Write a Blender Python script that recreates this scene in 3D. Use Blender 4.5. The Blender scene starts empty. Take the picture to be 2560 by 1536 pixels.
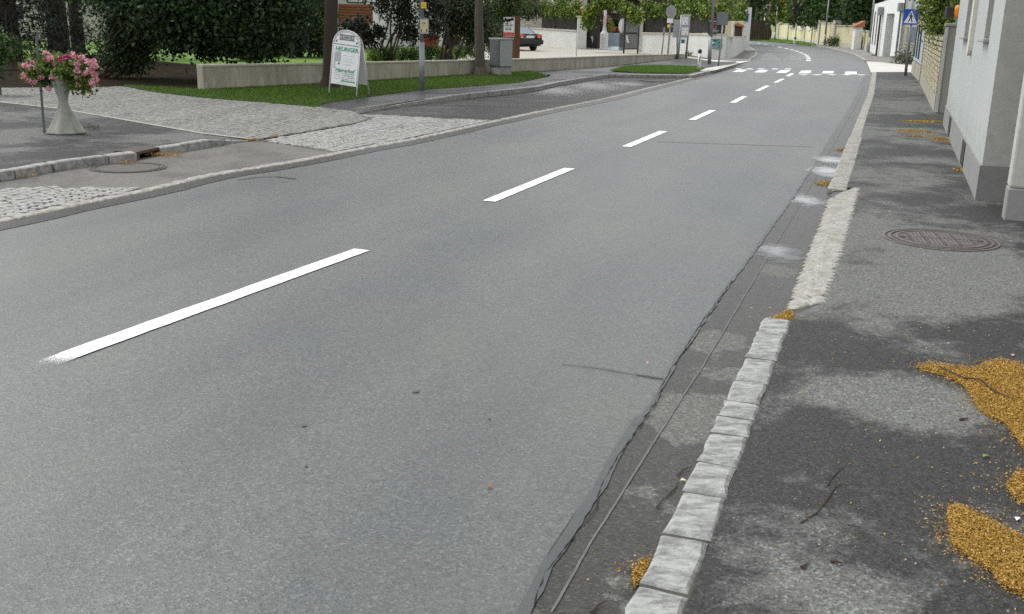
import bpy, math, random
import numpy as np
from mathutils import Vector, Matrix
random.seed(3)
rng = np.random.default_rng(5)
S = bpy.context.scene
C = S.collection
R = math.radians

# ------------------------------------------------------------------ camera
FP, TH, RO, H = 2546.0, R(15.58), R(1.14), 1.6          # focal length in photo pixels, tilt, roll, eye height
fw = Vector((0, math.cos(TH), -math.sin(TH)))
_r0, _u0 = Vector((1, 0, 0)), Vector((0, math.sin(TH), math.cos(TH)))
cr = _r0 * math.cos(RO) + _u0 * math.sin(RO)
cu = _u0 * math.cos(RO) - _r0 * math.sin(RO)
cd = bpy.data.cameras.new('camera')
cam = bpy.data.objects.new('camera', cd)
C.objects.link(cam)
cd.sensor_width = 36
cd.lens = 36 * FP / 2560
cd.clip_start, cd.clip_end = 0.05, 2000
cam.matrix_world = Matrix(((cr.x, cu.x, -fw.x, 0), (cr.y, cu.y, -fw.y, 0), (cr.z, cu.z, -fw.z, H), (0, 0, 0, 1)))
S.camera = cam

# ------------------------------------------------------------------ sky, sun, exposure
SUN_EL, SUN_AZ = R(58), R(-60)         # azimuth from +Y towards +X
w = bpy.data.worlds.new('World')
S.world = w
w.use_nodes = True
nt = w.node_tree
sky = nt.nodes.new('ShaderNodeTexSky')
sky.sky_type = 'NISHITA'
sky.sun_disc = False
sky.sun_elevation, sky.sun_rotation = SUN_EL, SUN_AZ
sky.dust_density, sky.air_density, sky.ozone_density = 1.5, 1.0, 1.0
hs = nt.nodes.new('ShaderNodeHueSaturation')
hs.inputs['Saturation'].default_value = 0.11
nt.links.new(sky.outputs[0], hs.inputs['Color'])
nt.links.new(hs.outputs[0], nt.nodes['Background'].inputs[0])
nt.nodes['Background'].inputs[1].default_value = 0.13
sd = bpy.data.lights.new('sun', 'SUN')
so = bpy.data.objects.new('sun', sd)
C.objects.link(so)
sd.energy, sd.angle, sd.color = 0.8, R(25), (1.0, 1.0, 0.96)
_dir = Vector((math.sin(SUN_AZ) * math.cos(SUN_EL), math.cos(SUN_AZ) * math.cos(SUN_EL), math.sin(SUN_EL)))
so.rotation_euler = _dir.to_track_quat('Z', 'Y').to_euler()
S.view_settings.view_transform = 'Standard'
S.view_settings.look = 'None'
S.view_settings.exposure = 1.2
S.view_settings.gamma = 1.0
S.view_settings.use_curve_mapping = False
S.cycles.use_denoising = False
S.cycles.max_bounces = 6
S.cycles.diffuse_bounces = 3
S.cycles.transparent_max_bounces = 8

# ------------------------------------------------------------------ survey helpers (photo pixel -> point of the place)
def ray(x, y):
    return fw + cr * ((x - 1280) / FP) - cu * ((y - 768) / FP)
def G(x, y, z=0.0):
    d = ray(x, y)
    t = (z - H) / d.z
    return Vector((d.x * t, d.y * t, z))
def hgt(b, y):                       # height above the foot b whose picture row is y
    q = Vector((b.x, b.y, -H))
    k = 768 - y
    return (FP * q.dot(cu) - k * q.dot(fw)) / (k * fw.z - FP * cu.z)
def onY(x, y, Y):                    # point on the plane world-Y = Y
    d = ray(x, y)
    t = Y / d.y
    return Vector((d.x * t, Y, H + d.z * t))
def onpl(x, y, P, n):                # point on a vertical plane through P with normal n
    d = ray(x, y)
    o = Vector((0, 0, H))
    t = (P - o).dot(n) / d.dot(n)
    return o + d * t
def col(x, Y):                       # ground point in picture column x (at the horizon) at depth Y
    d = ray(x, 58 + (x - 1280) * 0.0199)
    return Vector((d.x * Y / d.y, Y, 0))
def Z(x0, y0, s):
    return lambda x, y: (x0 + x / s, y0 + y / s)
zA, zB, zC, zD, zE, zF = Z(0, 0, 4.946), Z(400, 0, 4.946), Z(800, 0, 4.946), Z(1200, 0, 6.872), Z(1500, 0, 6.185), Z(1800, 0, 5.378)
zG, zH, za, zb, zc, zd = Z(2160, 0, 6.1825), Z(2160, 180, 3.71), Z(0, 200, 3.71), Z(400, 200, 4.123), Z(900, 140, 4.123), Z(1300, 100, 4.123)
ze, zf, zg, zh = Z(1900, 300, 2.968), Z(1860, 700, 2.9686), Z(1260, 1000, 2.769), Z(2000, 1000, 2.768)
k1, k2, k3, k4, k5, k7, k8 = Z(820, 70, 8.244), Z(1620, 0, 8.729), Z(1300, 0, 8.836), Z(1860, 0, 11.245), Z(2060, 0, 7.42), Z(1030, 0, 14.83), Z(0, 0, 6.183)
def GL(pts, z=0.0):
    return [G(x, y, z) for x, y in pts]
UP = Vector((0, 0, 1))

# ------------------------------------------------------------------ materials
MATS = {}
class NT:
    def __init__(s, name):
        s.m = bpy.data.materials.new(name)
        s.m.use_nodes = True
        s.t = s.m.node_tree
        s.b = s.t.nodes['Principled BSDF']
        s.o = s.t.nodes['Material Output']
        s.pos = s.n('ShaderNodeNewGeometry')
        MATS[name] = s.m
    def n(s, k, **kw):
        a = s.t.nodes.new(k)
        for i, v in kw.items():
            setattr(a, i, v)
        return a
    def l(s, a, b):
        s.t.links.new(a, b)
    def noise(s, scale, detail=3, rough=.55, vec=None, stretch=None):
        a = s.n('ShaderNodeTexNoise')
        a.inputs['Scale'].default_value = scale
        a.inputs['Detail'].default_value = detail
        a.inputs['Roughness'].default_value = rough
        src = vec or s.pos.outputs['Position']
        if stretch:
            mp = s.n('ShaderNodeMapping')
            mp.inputs['Scale'].default_value = stretch
            s.l(src, mp.inputs['Vector'])
            src = mp.outputs[0]
        s.l(src, a.inputs['Vector'])
        return a.outputs['Fac']
    def ramp(s, fac, stops):
        a = s.n('ShaderNodeValToRGB')
        e = a.color_ramp.elements
        while len(e) < len(stops):
            e.new(0.5)
        for i, (p, c) in enumerate(stops):
            e[i].position = p
            if not hasattr(c, '__len__'):
                c = (c, c, c)
            e[i].color = (*c, 1)
        s.l(fac, a.inputs[0])
        return a.outputs[0]
    def mix(s, fac, a, b, mode='MIX'):
        x = s.n('ShaderNodeMix', data_type='RGBA', blend_type=mode)
        for sock, v in ((x.inputs[0], fac), (x.inputs[6], a), (x.inputs[7], b)):
            if hasattr(v, 'links') or hasattr(v, 'is_linked'):
                s.l(v, sock)
            elif hasattr(v, '__len__'):
                sock.default_value = (*v, 1)
            else:
                sock.default_value = v
        return x.outputs[2]
    def bump(s, fac, strength, dist=.01):
        a = s.n('ShaderNodeBump')
        a.inputs['Strength'].default_value = strength
        a.inputs['Distance'].default_value = dist
        s.l(fac, a.inputs['Height'])
        s.l(a.outputs[0], s.b.inputs['Normal'])
    def col(s, c):
        if hasattr(c, '__len__'):
            s.b.inputs['Base Color'].default_value = (*c, 1)
        else:
            s.l(c, s.b.inputs['Base Color'])
    def rough(s, r, spec=None):
        if hasattr(r, 'is_linked'):
            s.l(r, s.b.inputs['Roughness'])
        else:
            s.b.inputs['Roughness'].default_value = r
        if spec is not None:
            s.b.inputs['Specular IOR Level'].default_value = spec
def sc(c, k):
    return tuple(min(1, x * k) for x in c)
def plain(name, c, rough=.7, var=.12, scale=4, bump=.15, bscale=60, metal=0, spec=.35, streak=False):
    s = NT(name)
    f = s.noise(scale, 5, .65, stretch=(1, 1, .12) if streak else None)
    g = s.noise(scale * 9, 3)
    a = s.ramp(f, [(.3, sc(c, 1 - var)), (.7, sc(c, 1 + var))])
    b = s.ramp(g, [(.35, .88), (.65, 1.0)])
    s.col(s.mix(1, a, b, 'MULTIPLY'))
    s.rough(rough, spec)
    s.b.inputs['Metallic'].default_value = metal
    if bump:
        s.bump(s.noise(bscale, 3), bump, .005)
    return s.m
def stone(name, c, var=.3, dirt=(.12, .11, .09)):
    s = NT(name)
    i = s.ramp(s.pos.outputs['Random Per Island'], [(0, sc(c, 1 - var)), (.5, c), (.8, sc((c[0] * 1.04, c[1], c[2] * .92), 1 + var * .5)), (1, sc((c[0] * .96, c[1], c[2] * 1.04), 1 + var * .4))])
    f = s.ramp(s.noise(28, 6, .7), [(.36, .62), (.62, 1.0)])
    x = s.mix(1, i, f, 'MULTIPLY')
    g = s.ramp(s.noise(9, 6, .75), [(.47, 0), (.6, .65)])
    s.col(s.mix(g, x, dirt))
    s.rough(.8, .3)
    s.bump(s.noise(55, 6, .75), .4, .008)
    return s.m
def asphalt(name, base, light, dry_a, dry_b, scale=.9, warm=.0, speck=.35, wetrough=.38, off=(0, 0, 0), stretch=(1, 1, 1), spots=True, spec=.12, dry=(), tracks=False):
    s = NT(name)
    mp = s.n('ShaderNodeMapping')
    mp.inputs['Location'].default_value = off
    mp.inputs['Scale'].default_value = stretch
    s.l(s.pos.outputs['Position'], mp.inputs['Vector'])
    big = s.noise(scale, 9, .68, mp.outputs[0])
    fine = s.noise(14, 4, .7)
    mm = s.n('ShaderNodeMath', operation='MULTIPLY_ADD')
    s.l(fine, mm.inputs[0]); mm.inputs[1].default_value = .26
    s.l(big, mm.inputs[2])
    val = mm.outputs[0]
    for (x_, y_, r_, a_) in dry:                      # where the asphalt has already dried
        v_ = s.n('ShaderNodeVectorMath', operation='DISTANCE')
        v_.inputs[1].default_value = (x_, y_, .05)
        s.l(s.pos.outputs['Position'], v_.inputs[0])
        g_ = s.n('ShaderNodeMapRange')
        g_.inputs['From Min'].default_value, g_.inputs['From Max'].default_value = r_, 0
        g_.inputs['To Min'].default_value, g_.inputs['To Max'].default_value = 0, a_
        s.l(v_.outputs['Value'], g_.inputs['Value'])
        q_ = s.n('ShaderNodeMath', operation='ADD')
        s.l(val, q_.inputs[0]); s.l(g_.outputs[0], q_.inputs[1])
        val = q_.outputs[0]
    patch = s.ramp(val, [(dry_a + .13, 0), (dry_b + .13, 1)])
    c = s.mix(patch, base, light)
    # aggregate grains
    v = s.n('ShaderNodeTexVoronoi')
    v.inputs['Scale'].default_value = 120
    s.l(s.pos.outputs['Position'], v.inputs['Vector'])
    sep = s.n('ShaderNodeSeparateColor')
    s.l(v.outputs['Color'], sep.inputs[0])
    gr = s.ramp(sep.outputs[0], [(0, 1 - speck), (.55, 1 - speck * .2), (.86, 1.0 + speck * .1), (1, 1 + speck * 1.2)])
    c = s.mix(1, c, gr, 'MULTIPLY')
    gr2 = s.ramp(s.noise(260, 2, .6), [(.3, 1 - speck * .6), (.7, 1 + speck * .5)])
    c = s.mix(1, c, gr2, 'MULTIPLY')
    if warm:
        c = s.mix(s.ramp(s.noise(.35, 3), [(.45, 0), (.62, warm)]), c, (light[0] * 1.0, light[1] * .93, light[2] * .8))
    if tracks:                                        # polished and soiled bands along the lane
        uv = s.n('ShaderNodeCombineXYZ')
        for k_, (vx, vy) in enumerate(((.347 * .1, .938 * .1), (.938 * 1.1, -.347 * 1.1))):
            dp = s.n('ShaderNodeVectorMath', operation='DOT_PRODUCT')
            dp.inputs[1].default_value = (vx, vy, 0)
            s.l(s.pos.outputs['Position'], dp.inputs[0]); s.l(dp.outputs['Value'], uv.inputs[k_])
        c = s.mix(1, c, s.ramp(s.noise(1.0, 4, .6, uv.outputs[0]), [(.32, (.86, .87, .88)), (.5, (1, 1, 1)), (.68, (1.1, 1.09, 1.05))]), 'MULTIPLY')
        c = s.mix(s.ramp(s.noise(11, 2, .5), [(.70, 0), (.76, .35)]), c, sc(base, .45))
        c = s.mix(s.ramp(s.noise(1.1, 5, .65), [(.62, 0), (.8, .25)]), c, sc(base, .6))
    if spots:
        c = s.mix(s.ramp(s.noise(3.2, 2, .5, off and mp.outputs[0]), [(.73, 0), (.76, .6)]), c, sc(base, .5))
    s.col(c)
    s.rough(s.ramp(patch, [(0, wetrough), (1, max(.85, wetrough) if wetrough > .6 else .85)]) if spots else wetrough, spec)
    s.bump(v.outputs['Distance'], .35, .004)
    return s.m
def leafmat(name, c, c2, trans=.25, rough=.55):
    s = NT(name)
    a = s.ramp(s.pos.outputs['Random Per Island'], [(0, sc(c, .6)), (.45, c), (1, c2)])
    s.col(a)
    s.rough(rough, .25)
    t = s.n('ShaderNodeBsdfTranslucent')
    s.l(a, t.inputs[0])
    mx = s.n('ShaderNodeMixShader')
    mx.inputs[0].default_value = trans
    s.l(s.b.outputs[0], mx.inputs[1]); s.l(t.outputs[0], mx.inputs[2])
    s.l(mx.outputs[0], s.o.inputs['Surface'])
    return s.m
def glossy(name, c, rough, metal=0, coat=0, spec=.5):
    s = NT(name)
    s.col(c); s.rough(rough, spec)
    s.b.inputs['Metallic'].default_value = metal
    s.b.inputs['Coat Weight'].default_value = coat
    return s.m

asphalt('road_asphalt', (.089, .097, .0945), (.116, .122, .116), .38, .62, scale=.28, warm=.25, speck=.42, spec=.5, wetrough=.5, tracks=True, stretch=(1.6, .5, 1), spots=False)
asphalt('gutter_asphalt', (.056, .055, .05), (.15, .15, .138), .61, .655, scale=1.6, speck=.42, off=(3, 1, 0), dry=[(*G(x_, y_)[:2], r_, a_) for x_, y_, r_, a_ in ((1752, 1030, .36, .42), (1715, 1085, .22, .3), (1800, 850, .26, .32), (1800, 945, .22, .3), (1950, 680, .22, .3), (1420, 1440, .3, .08))])
asphalt('pavement_asphalt', (.048, .0485, .047), (.155, .158, .15), .53, .69, scale=1.5, speck=.5, off=(1.7, 4.2, 0), wetrough=.6, dry=[(*G(x_, y_, .05)[:2], r_, a_) for x_, y_, r_, a_ in ((2300, 660, 1.7, .3), (2180, 560, 1.3, .25), (2200, 740, .9, .2), (2190, 970, .55, .26), (2290, 1040, .4, .2), (2080, 980, .25, .2), (2050, 1490, .35, .22), (2430, 1020, .3, .15), (2270, 470, 1.2, .12), (2440, 700, .8, .15), (2010, 1200, .2, .1), (60, 345, 1.2, .3), (330, 352, 1.0, .25), (480, 340, .9, .3), (150, 285, 1.6, .25), (20, 385, .8, .2), (2200, 335, 2.4, .26), (2240, 262, 4, .26), (2250, 215, 6, .2), (2200, 430, 1.3, .22), (2300, 400, 1.0, .16))])
asphalt('far_pavement_asphalt', (.05, .05, .05), (.105, .102, .095), .48, .66, scale=.5, speck=.3, off=(9, 2, 0))
asphalt('bay_asphalt_dry', (.105, .102, .094), (.17, .165, .15), .35, .55, scale=.8, speck=.3, off=(2, 7, 0), wetrough=.7)
asphalt('bay_asphalt_wet', (.04, .037, .036), (.15, .144, .134), .5, .64, scale=.55, speck=.3, off=(5, 3.3, 0), wetrough=.5, stretch=(.5, 1.5, 1))
plain('sealant', (.07, .074, .074), .5, .1, 6, .2, 120)
plain('sealant_pale', (.12, .12, .115), .7, .25, 9, .2, 120)
plain('crack', (.015, .015, .015), .9, .1, 9, 0)
stone('granite', (.36, .365, .355), .22)
stone('granite_dark', (.19, .2, .2), .22)
stone('granite_white', (.36, .357, .33), .2, (.2, .18, .14))
def kerbm():
    s = NT('granite_kerb')
    i = s.ramp(s.pos.outputs['Random Per Island'], [(0, .62), (1, 1.0)])
    f = s.ramp(s.noise(11, 9, .75, stretch=(1, 2.2, 1)), [(.4, (.2, .202, .19)), (.47, (.275, .28, .267)), (.53, (.35, .355, .34)), (.6, (.43, .435, .42))])
    x = s.mix(1, f, i, 'MULTIPLY')
    x = s.mix(s.ramp(s.noise(60, 4, .7), [(.6, 0), (.7, .5)]), x, (.12, .12, .11))
    s.col(x); s.rough(.85, .25); s.bump(s.noise(45, 7, .75), .5, .01)
kerbm()
stone('sett_stone', (.265, .268, .252), .22, (.17, .15, .12))
stone('sett_pale', (.34, .345, .335), .2, (.22, .2, .17))
plain('joint_sand', (.15, .142, .12), .95, .3, 6, .3, 90)
plain('joint_dark', (.07, .07, .056), .95, .3, 9, .3, 90)
plain('joint_pale', (.19, .185, .16), .95, .3, 9, .3, 90)
plain('soil', (.024, .019, .012), 1.0, .4, 2, .5, 30, spec=.02)
plain('ground_mix', (.07, .085, .03), .95, .4, .4, .4, 20)
plain('lawn', (.1, .2, .018), .9, .25, .7, .5, 40)
plain('verge_soil', (.045, .07, .018), .95, .3, 2, .5, 40)
plain('gravel_yard', (.4, .375, .32), .95, .12, .6, .4, 60)
plain('pad_concrete', (.52, .51, .47), .9, .1, .8, .2, 60)
plain('walk_grey', (.2, .195, .18), .9, .15, .8, .2, 60)
def paint():
    for nm_, lo_, hi_, al in (('road_paint', .64, .82, (.27, .36)), ('road_paint_worn', .5, .7, (.5, .62))):
        s = NT(nm_)
        s.col(s.ramp(s.noise(9, 5, .75), [(.3, (lo_, lo_, lo_ * .97)), (.55, (hi_, hi_, hi_ * .98))])); s.rough(.6, .3)
        s.bump(s.noise(120, 3), .2, .003)
        s.l(s.ramp(s.noise(70 if al[0] < .4 else 190, 6, .8), [(al[0], 0), (al[1], 1)]), s.b.inputs['Alpha'])
paint()
def waterm():
  for nm_, rg_ in (('water', .12), ('wet_film', .3)):
    s = NT(nm_)
    s.col((.035, .034, .033)); s.rough(rg_, .5 if rg_ < .2 else .9)
    tc = s.n('ShaderNodeTexCoord')
    v = s.n('ShaderNodeVectorMath', operation='DISTANCE')
    v.inputs[1].default_value = (.5, .5, 0)
    mp = s.n('ShaderNodeMapping'); mp.inputs['Scale'].default_value = (1, 1, 0)
    s.l(tc.outputs['Generated'], mp.inputs['Vector']); s.l(mp.outputs[0], v.inputs[0])
    m = s.n('ShaderNodeMath', operation='MULTIPLY_ADD')
    s.l(s.noise(5, 7, .72), m.inputs[0]); m.inputs[1].default_value = .75; s.l(v.outputs['Value'], m.inputs[2])
    s.l(s.ramp(m.outputs[0], [(.46, .9), (.74, 0)]), s.b.inputs['Alpha'])
waterm()
def cwall():
    s = NT('concrete_wall')
    a = s.ramp(s.noise(1.6, 6, .7, stretch=(1, 1, .25)), [(.3, (.23, .215, .16)), (.52, (.33, .31, .24)), (.7, (.41, .39, .32))])
    st = s.ramp(s.noise(5, 4, .6, stretch=(1, 1, .12)), [(.52, 0), (.64, .75)])
    sx = s.n('ShaderNodeSeparateXYZ'); s.l(s.pos.outputs['Position'], sx.inputs[0])
    lo = s.ramp(sx.outputs['Z'], [(.15, 1), (.38, 0)])
    mk = s.mix(1, st, lo, 'MULTIPLY')
    a = s.mix(mk, a, (.46, .44, .37))
    gr = s.ramp(s.noise(7, 4, .65, stretch=(1, 1, .2)), [(.58, 0), (.72, .45)])
    a = s.mix(gr, a, (.14, .135, .09))
    s.col(a); s.rough(.9, .3); s.bump(s.noise(40, 4), .3, .006)
cwall()
plain('concrete_cap', (.4, .38, .31), .9, .2, 3, .25, 40)
plain('planter_concrete', (.34, .345, .3), .85, .35, 6, .25, 50, streak=True)
def housem():
    s = NT('render_blue')
    a = s.ramp(s.noise(1.6, 5, .65, stretch=(1, 1, .12)), [(.3, (.36, .38, .37)), (.7, (.405, .425, .415))])
    a = s.mix(s.ramp(s.noise(7, 6, .7), [(.55, 0), (.7, .22)]), a, (.3, .31, .29))
    sx = s.n('ShaderNodeSeparateXYZ'); s.l(s.pos.outputs['Position'], sx.inputs[0])
    lo = s.ramp(sx.outputs['Z'], [(.38, .8), (.75, 0)])
    st = s.ramp(s.noise(5, 6, .7, stretch=(1, 1, .5)), [(.4, 0), (.62, .8)])
    a = s.mix(s.mix(1, lo, st, 'MULTIPLY'), a, (.22, .22, .19))
    s.col(a); s.rough(.9, .3); s.bump(s.noise(120, 3), .3, .005)
housem()
plain('render_grey', (.44, .44, .4), .9, .06, 1.5, .25, 120)
plain('plinth_grey', (.25, .25, .24), .9, .1, 2.5, .25, 80)
plain('sill_stone', (.34, .34, .32), .8, .1, 5)
plain('cream_patch', (.62, .6, .5), .85, .06, 5)
plain('post_concrete', (.32, .31, .28), .9, .15, 4, .3, 60, streak=True)
plain('post_lit', (.52, .53, .51), .9, .1, 4, .2, 60)  # post concrete with the street side's brighter light in its colour
def brickm():
    s = NT('yellow_brick')
    i = s.ramp(s.pos.outputs['Random Per Island'], [(0, (.3, .26, .17)), (.5, (.42, .38, .26)), (1, (.5, .46, .33))])
    f = s.ramp(s.noise(9, 5, .7), [(.35, .7), (.65, 1.05)])
    s.col(s.mix(1, i, f, 'MULTIPLY')); s.rough(.9, .25)
    s.bump(s.noise(60, 4), .4, .006)
brickm()
plain('mortar', (.2, .17, .11), .95, .2, 8)
plain('blue_panel', (.36, .42, .47), .7, .1, 2, .1, 80, streak=True)
plain('white_render', (.74, .75, .72), .9, .06, .7, .2, 90)
plain('garden_white', (.6, .61, .58), .9, .07, .6, .25, 60)
plain('yellow_render', (.62, .57, .36), .9, .07, .6, .2, 60)
plain('pale_trim', (.5, .48, .4), .9, .1, .8, .2, 60)
plain('cream_house', (.45, .43, .36), .9, .06, .6, .2, 60)
plain('brown_cladding', (.25, .1, .045), .8, .2, 1.5, .2, 30)
plain('dark_brown', (.055, .04, .032), .85, .25, 1, .2, 30)
plain('roof_tile', (.36, .13, .06), .85, .3, 2, .3, 30)
plain('dark_metal', (.045, .046, .048), .5, .2, 3, .1)
plain('zinc', (.27, .275, .28), .5, .12, 5, .1, 60, metal=.3, streak=True)
plain('galvanised', (.3, .31, .32), .5, .12, 6, .15, 60, metal=.4, streak=True)
plain('weathered_pole', (.24, .235, .22), .6, .15, 6, .15, 60, metal=.2)
plain('iron', (.15, .138, .127), .55, .3, 9, .4, 90, metal=.4)
plain('iron_worn', (.1, .09, .08), .8, .25, 9, .3, 90)
plain('iron_dark', (.05, .043, .04), .6, .3, 9, .4, 90)
plain('rust', (.085, .067, .056), .85, .35, 12, .3, 80)
plain('white_plastic', (.72, .72, .7), .5, .05, 3, .05)
plain('black_plastic', (.02, .02, .02), .5, .1, 3, .05)
plain('box_grey', (.34, .36, .36), .6, .08, 3, .1, 90, streak=True)
plain('box_dark', (.11, .125, .13), .6, .1, 3, .1, 90)
plain('bark', (.05, .036, .028), .95, .35, 5, .8, 18, streak=True)
plain('bark_grey', (.11, .095, .075), .95, .3, 6, .7, 22, streak=True)
plain('wood_post', (.13, .065, .035), .85, .25, 5, .4, 30, streak=True)
plain('fence_wood', (.035, .03, .027), .85, .25, 2, .3, 30)
plain('yellow_sign', (.75, .55, .03), .5, .05, 4, 0)
plain('paper_yellow', (.62, .56, .33), .7, .08, 8, 0)
plain('sign_white', (.74, .75, .75), .45, .04, 4, 0)
plain('sign_blue', (.01, .07, .42), .4, .06, 4, 0)
plain('sign_green', (.015, .16, .16), .5, .08, 4, 0)
plain('sign_red', (.55, .07, .06), .5, .08, 4, 0)
plain('sign_back', (.27, .28, .29), .55, .08, 3, .05, metal=.3)
plain('sign_back_dark', (.16, .17, .17), .6, .08, 3, .05)
plain('ink_green', (.03, .3, .16), .6, .08, 9, 0)
plain('ink_pale_green', (.55, .68, .6), .6, .08, 9, 0)
plain('ink_black', (.025, .026, .028), .6, .1, 9, 0)
plain('ink_grey', (.4, .41, .43), .6, .2, 30, 0)
plain('ink_orange', (.65, .16, .04), .6, .1, 9, 0)
plain('orange_lamp', (.75, .25, .02), .4, .1, 4, 0)
plain('terracotta', (.4, .14, .06), .85, .15, 4)
plain('red_paint', (.3, .02, .015), .45, .1, 2, 0)
plain('litter', (.42, .235, .045), .95, .3, 40, 0)
plain('twig', (.06, .042, .03), .9, .3, 20, 0)
plain('fabric_white', (.66, .65, .58), .9, .06, 3, .1)
glossy('car_paint', (.012, .014, .017), .22, coat=.6)
glossy('car_trim', (.015, .015, .016), .5)
glossy('glass_dark', (.02, .025, .03), .06)
glossy('glass_sky', (.16, .2, .24), .05, spec=.8)
glossy('tyre', (.015, .015, .015), .85)
glossy('lamp_red', (.45, .03, .02), .25)
glossy('lamp_amber', (.7, .18, .02), .25)
glossy('chrome', (.6, .6, .6), .2, metal=1)
leafmat('leaf_dark', (.028, .056, .022), (.068, .1, .048))
leafmat('leaf_mid', (.035, .075, .018), (.075, .13, .035))
leafmat('leaf_bright', (.09, .17, .025), (.2, .28, .05))
leafmat('leaf_vine', (.14, .22, .025), (.36, .42, .07))
leafmat('leaf_olive', (.06, .075, .03), (.22, .22, .11))
leafmat('leaf_purple', (.03, .026, .024), (.055, .05, .04))
leafmat('needle', (.012, .022, .014), (.028, .042, .026), .1)
leafmat('leaf_forest', (.034, .075, .024), (.085, .15, .035))
leafmat('leaf_yellowgreen', (.16, .21, .02), (.34, .35, .05))
leafmat('grass_blade', (.07, .15, .018), (.16, .25, .04), .3)
leafmat('grass_bright', (.09, .19, .025), (.17, .27, .05), .3)
leafmat('petal_pink', (.75, .33, .4), (.88, .6, .64), .3)
leafmat('petal_magenta', (.55, .03, .25), (.7, .08, .35), .3)
leafmat('flake', (.39, .23, .048), (.56, .36, .1), .1, .9)
leafmat('flake_dark', (.1, .055, .02), (.3, .16, .04), .1, .9)

# ------------------------------------------------------------------ mesh helpers
def tag(o, label=None, cat=None, group=None, kind=None):
    if label: o['label'] = label
    if cat: o['category'] = cat
    if group: o['group'] = group
    if kind: o['kind'] = kind
    return o
def finish(o, parent):
    C.objects.link(o)
    if parent is not None:
        o.parent = parent
        o.matrix_parent_inverse = Matrix.Translation(-parent.location) if parent.type == 'EMPTY' else Matrix()
    return o
def thing(name, label, cat, loc=(0, 0, 0), group=None):
    o = bpy.data.objects.new(name, None)
    o.empty_display_size = .1
    C.objects.link(o)
    o.location = Vector(loc)
    return tag(o, label, cat, group)
class MB:
    def __init__(s):
        s.v, s.f = [], []
    def add(s, vs, fs):
        n = len(s.v)
        s.v += [tuple(v) for v in vs]
        s.f += [tuple(i + n for i in f) for f in fs]
        return s
    def hexa(s, b, t):               # bottom loop, top loop
        n = len(b)
        fs = [tuple(range(n - 1, -1, -1)), tuple(range(n, 2 * n))]
        fs += [(i, (i + 1) % n, n + (i + 1) % n, n + i) for i in range(n)]
        return s.add(list(b) + list(t), fs)
    def prism(s, poly, z0, z1):
        return s.hexa([(p[0], p[1], z0) for p in poly], [(p[0], p[1], z1) for p in poly])
    def obox(s, p0, p1, wd, z0, z1, off=0, z0b=None, z1b=None):   # box along p0->p1, width wd centred off to the right
        d = (Vector((p1[0], p1[1], 0)) - Vector((p0[0], p0[1], 0))).normalized()
        n = Vector((d.y, -d.x, 0))
        a, b = Vector((p0[0], p0[1], 0)) + n * off, Vector((p1[0], p1[1], 0)) + n * off
        z0b = z0 if z0b is None else z0b
        z1b = z1 if z1b is None else z1b
        c = [a - n * wd / 2, b - n * wd / 2, b + n * wd / 2, a + n * wd / 2]
        zb, zt = (z0, z0b, z0b, z0), (z1, z1b, z1b, z1)
        return s.hexa([(q.x, q.y, z) for q, z in zip(c[::-1], zb[::-1])], [(q.x, q.y, z) for q, z in zip(c[::-1], zt[::-1])])
    def cbox(s, c, ax, ay, az, sx, sy, sz):      # oriented box: centre, unit axes, full sizes
        c = Vector(c); ax = Vector(ax); ay = Vector(ay); az = Vector(az)
        L = lambda k: [c + ax * (i * sx / 2) + ay * (j * sy / 2) + az * (k * sz / 2) for i, j in ((-1, -1), (1, -1), (1, 1), (-1, 1))]
        return s.hexa(L(-1), L(1))
    def quad(s, *p):
        return s.add(p, [tuple(range(len(p)))])
    def tube(s, p0, p1, r0, r1=None, n=10, cap=True):
        r1 = r0 if r1 is None else r1
        p0, p1 = Vector(p0), Vector(p1)
        d = (p1 - p0).normalized()
        x = d.orthogonal().normalized()
        y = d.cross(x)
        c = [(math.cos(2 * math.pi * i / n), math.sin(2 * math.pi * i / n)) for i in range(n)]
        vs = [p0 + x * (a * r0) + y * (b * r0) for a, b in c] + [p1 + x * (a * r1) + y * (b * r1) for a, b in c]
        fs = [(i, (i + 1) % n, n + (i + 1) % n, n + i) for i in range(n)]
        if cap:
            fs += [tuple(range(n - 1, -1, -1)), tuple(range(n, 2 * n))]
        return s.add(vs, fs)
    def path(s, pts, rs, n=8):
        for i in range(len(pts) - 1):
            s.tube(pts[i], pts[i + 1], rs[i], rs[i + 1], n)
        return s
    def lathe(s, c, prof, n=20, flute=0, k=8):
        c = Vector(c)
        vs = []
        for r, z in prof:
            for i in range(n):
                a = 2 * math.pi * i / n
                q = r * (1 + flute * math.cos(k * a))
                vs.append(c + Vector((q * math.cos(a), q * math.sin(a), z)))
        m = len(prof)
        fs = [(j * n + i, j * n + (i + 1) % n, (j + 1) * n + (i + 1) % n, (j + 1) * n + i) for j in range(m - 1) for i in range(n)]
        fs += [tuple(range(n - 1, -1, -1)), tuple(range((m - 1) * n, m * n))]
        return s.add(vs, fs)
    def strip(s, A, B, z=None):
        n = len(A)
        f = (lambda p: p) if z is None else (lambda p: (p[0], p[1], z))
        return s.add([f(p) for p in A] + [f(p) for p in B], [(i, i + 1, n + i + 1, n + i) for i in range(n - 1)])
    def build(s, name, mat, parent=None, smooth=False, bevel=0, **kw):
        me = bpy.data.meshes.new(name)
        me.from_pydata(s.v, [], s.f)
        me.materials.append(MATS[mat])
        if smooth:
            me.shade_smooth()
        me.update()
        o = bpy.data.objects.new(name, me)
        finish(o, parent)
        if bevel:
            b = o.modifiers.new('bevel', 'BEVEL')
            b.width, b.segments, b.limit_method, b.angle_limit = bevel, 2, 'ANGLE', R(40)
        tag(o, **kw)
        return o
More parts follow.
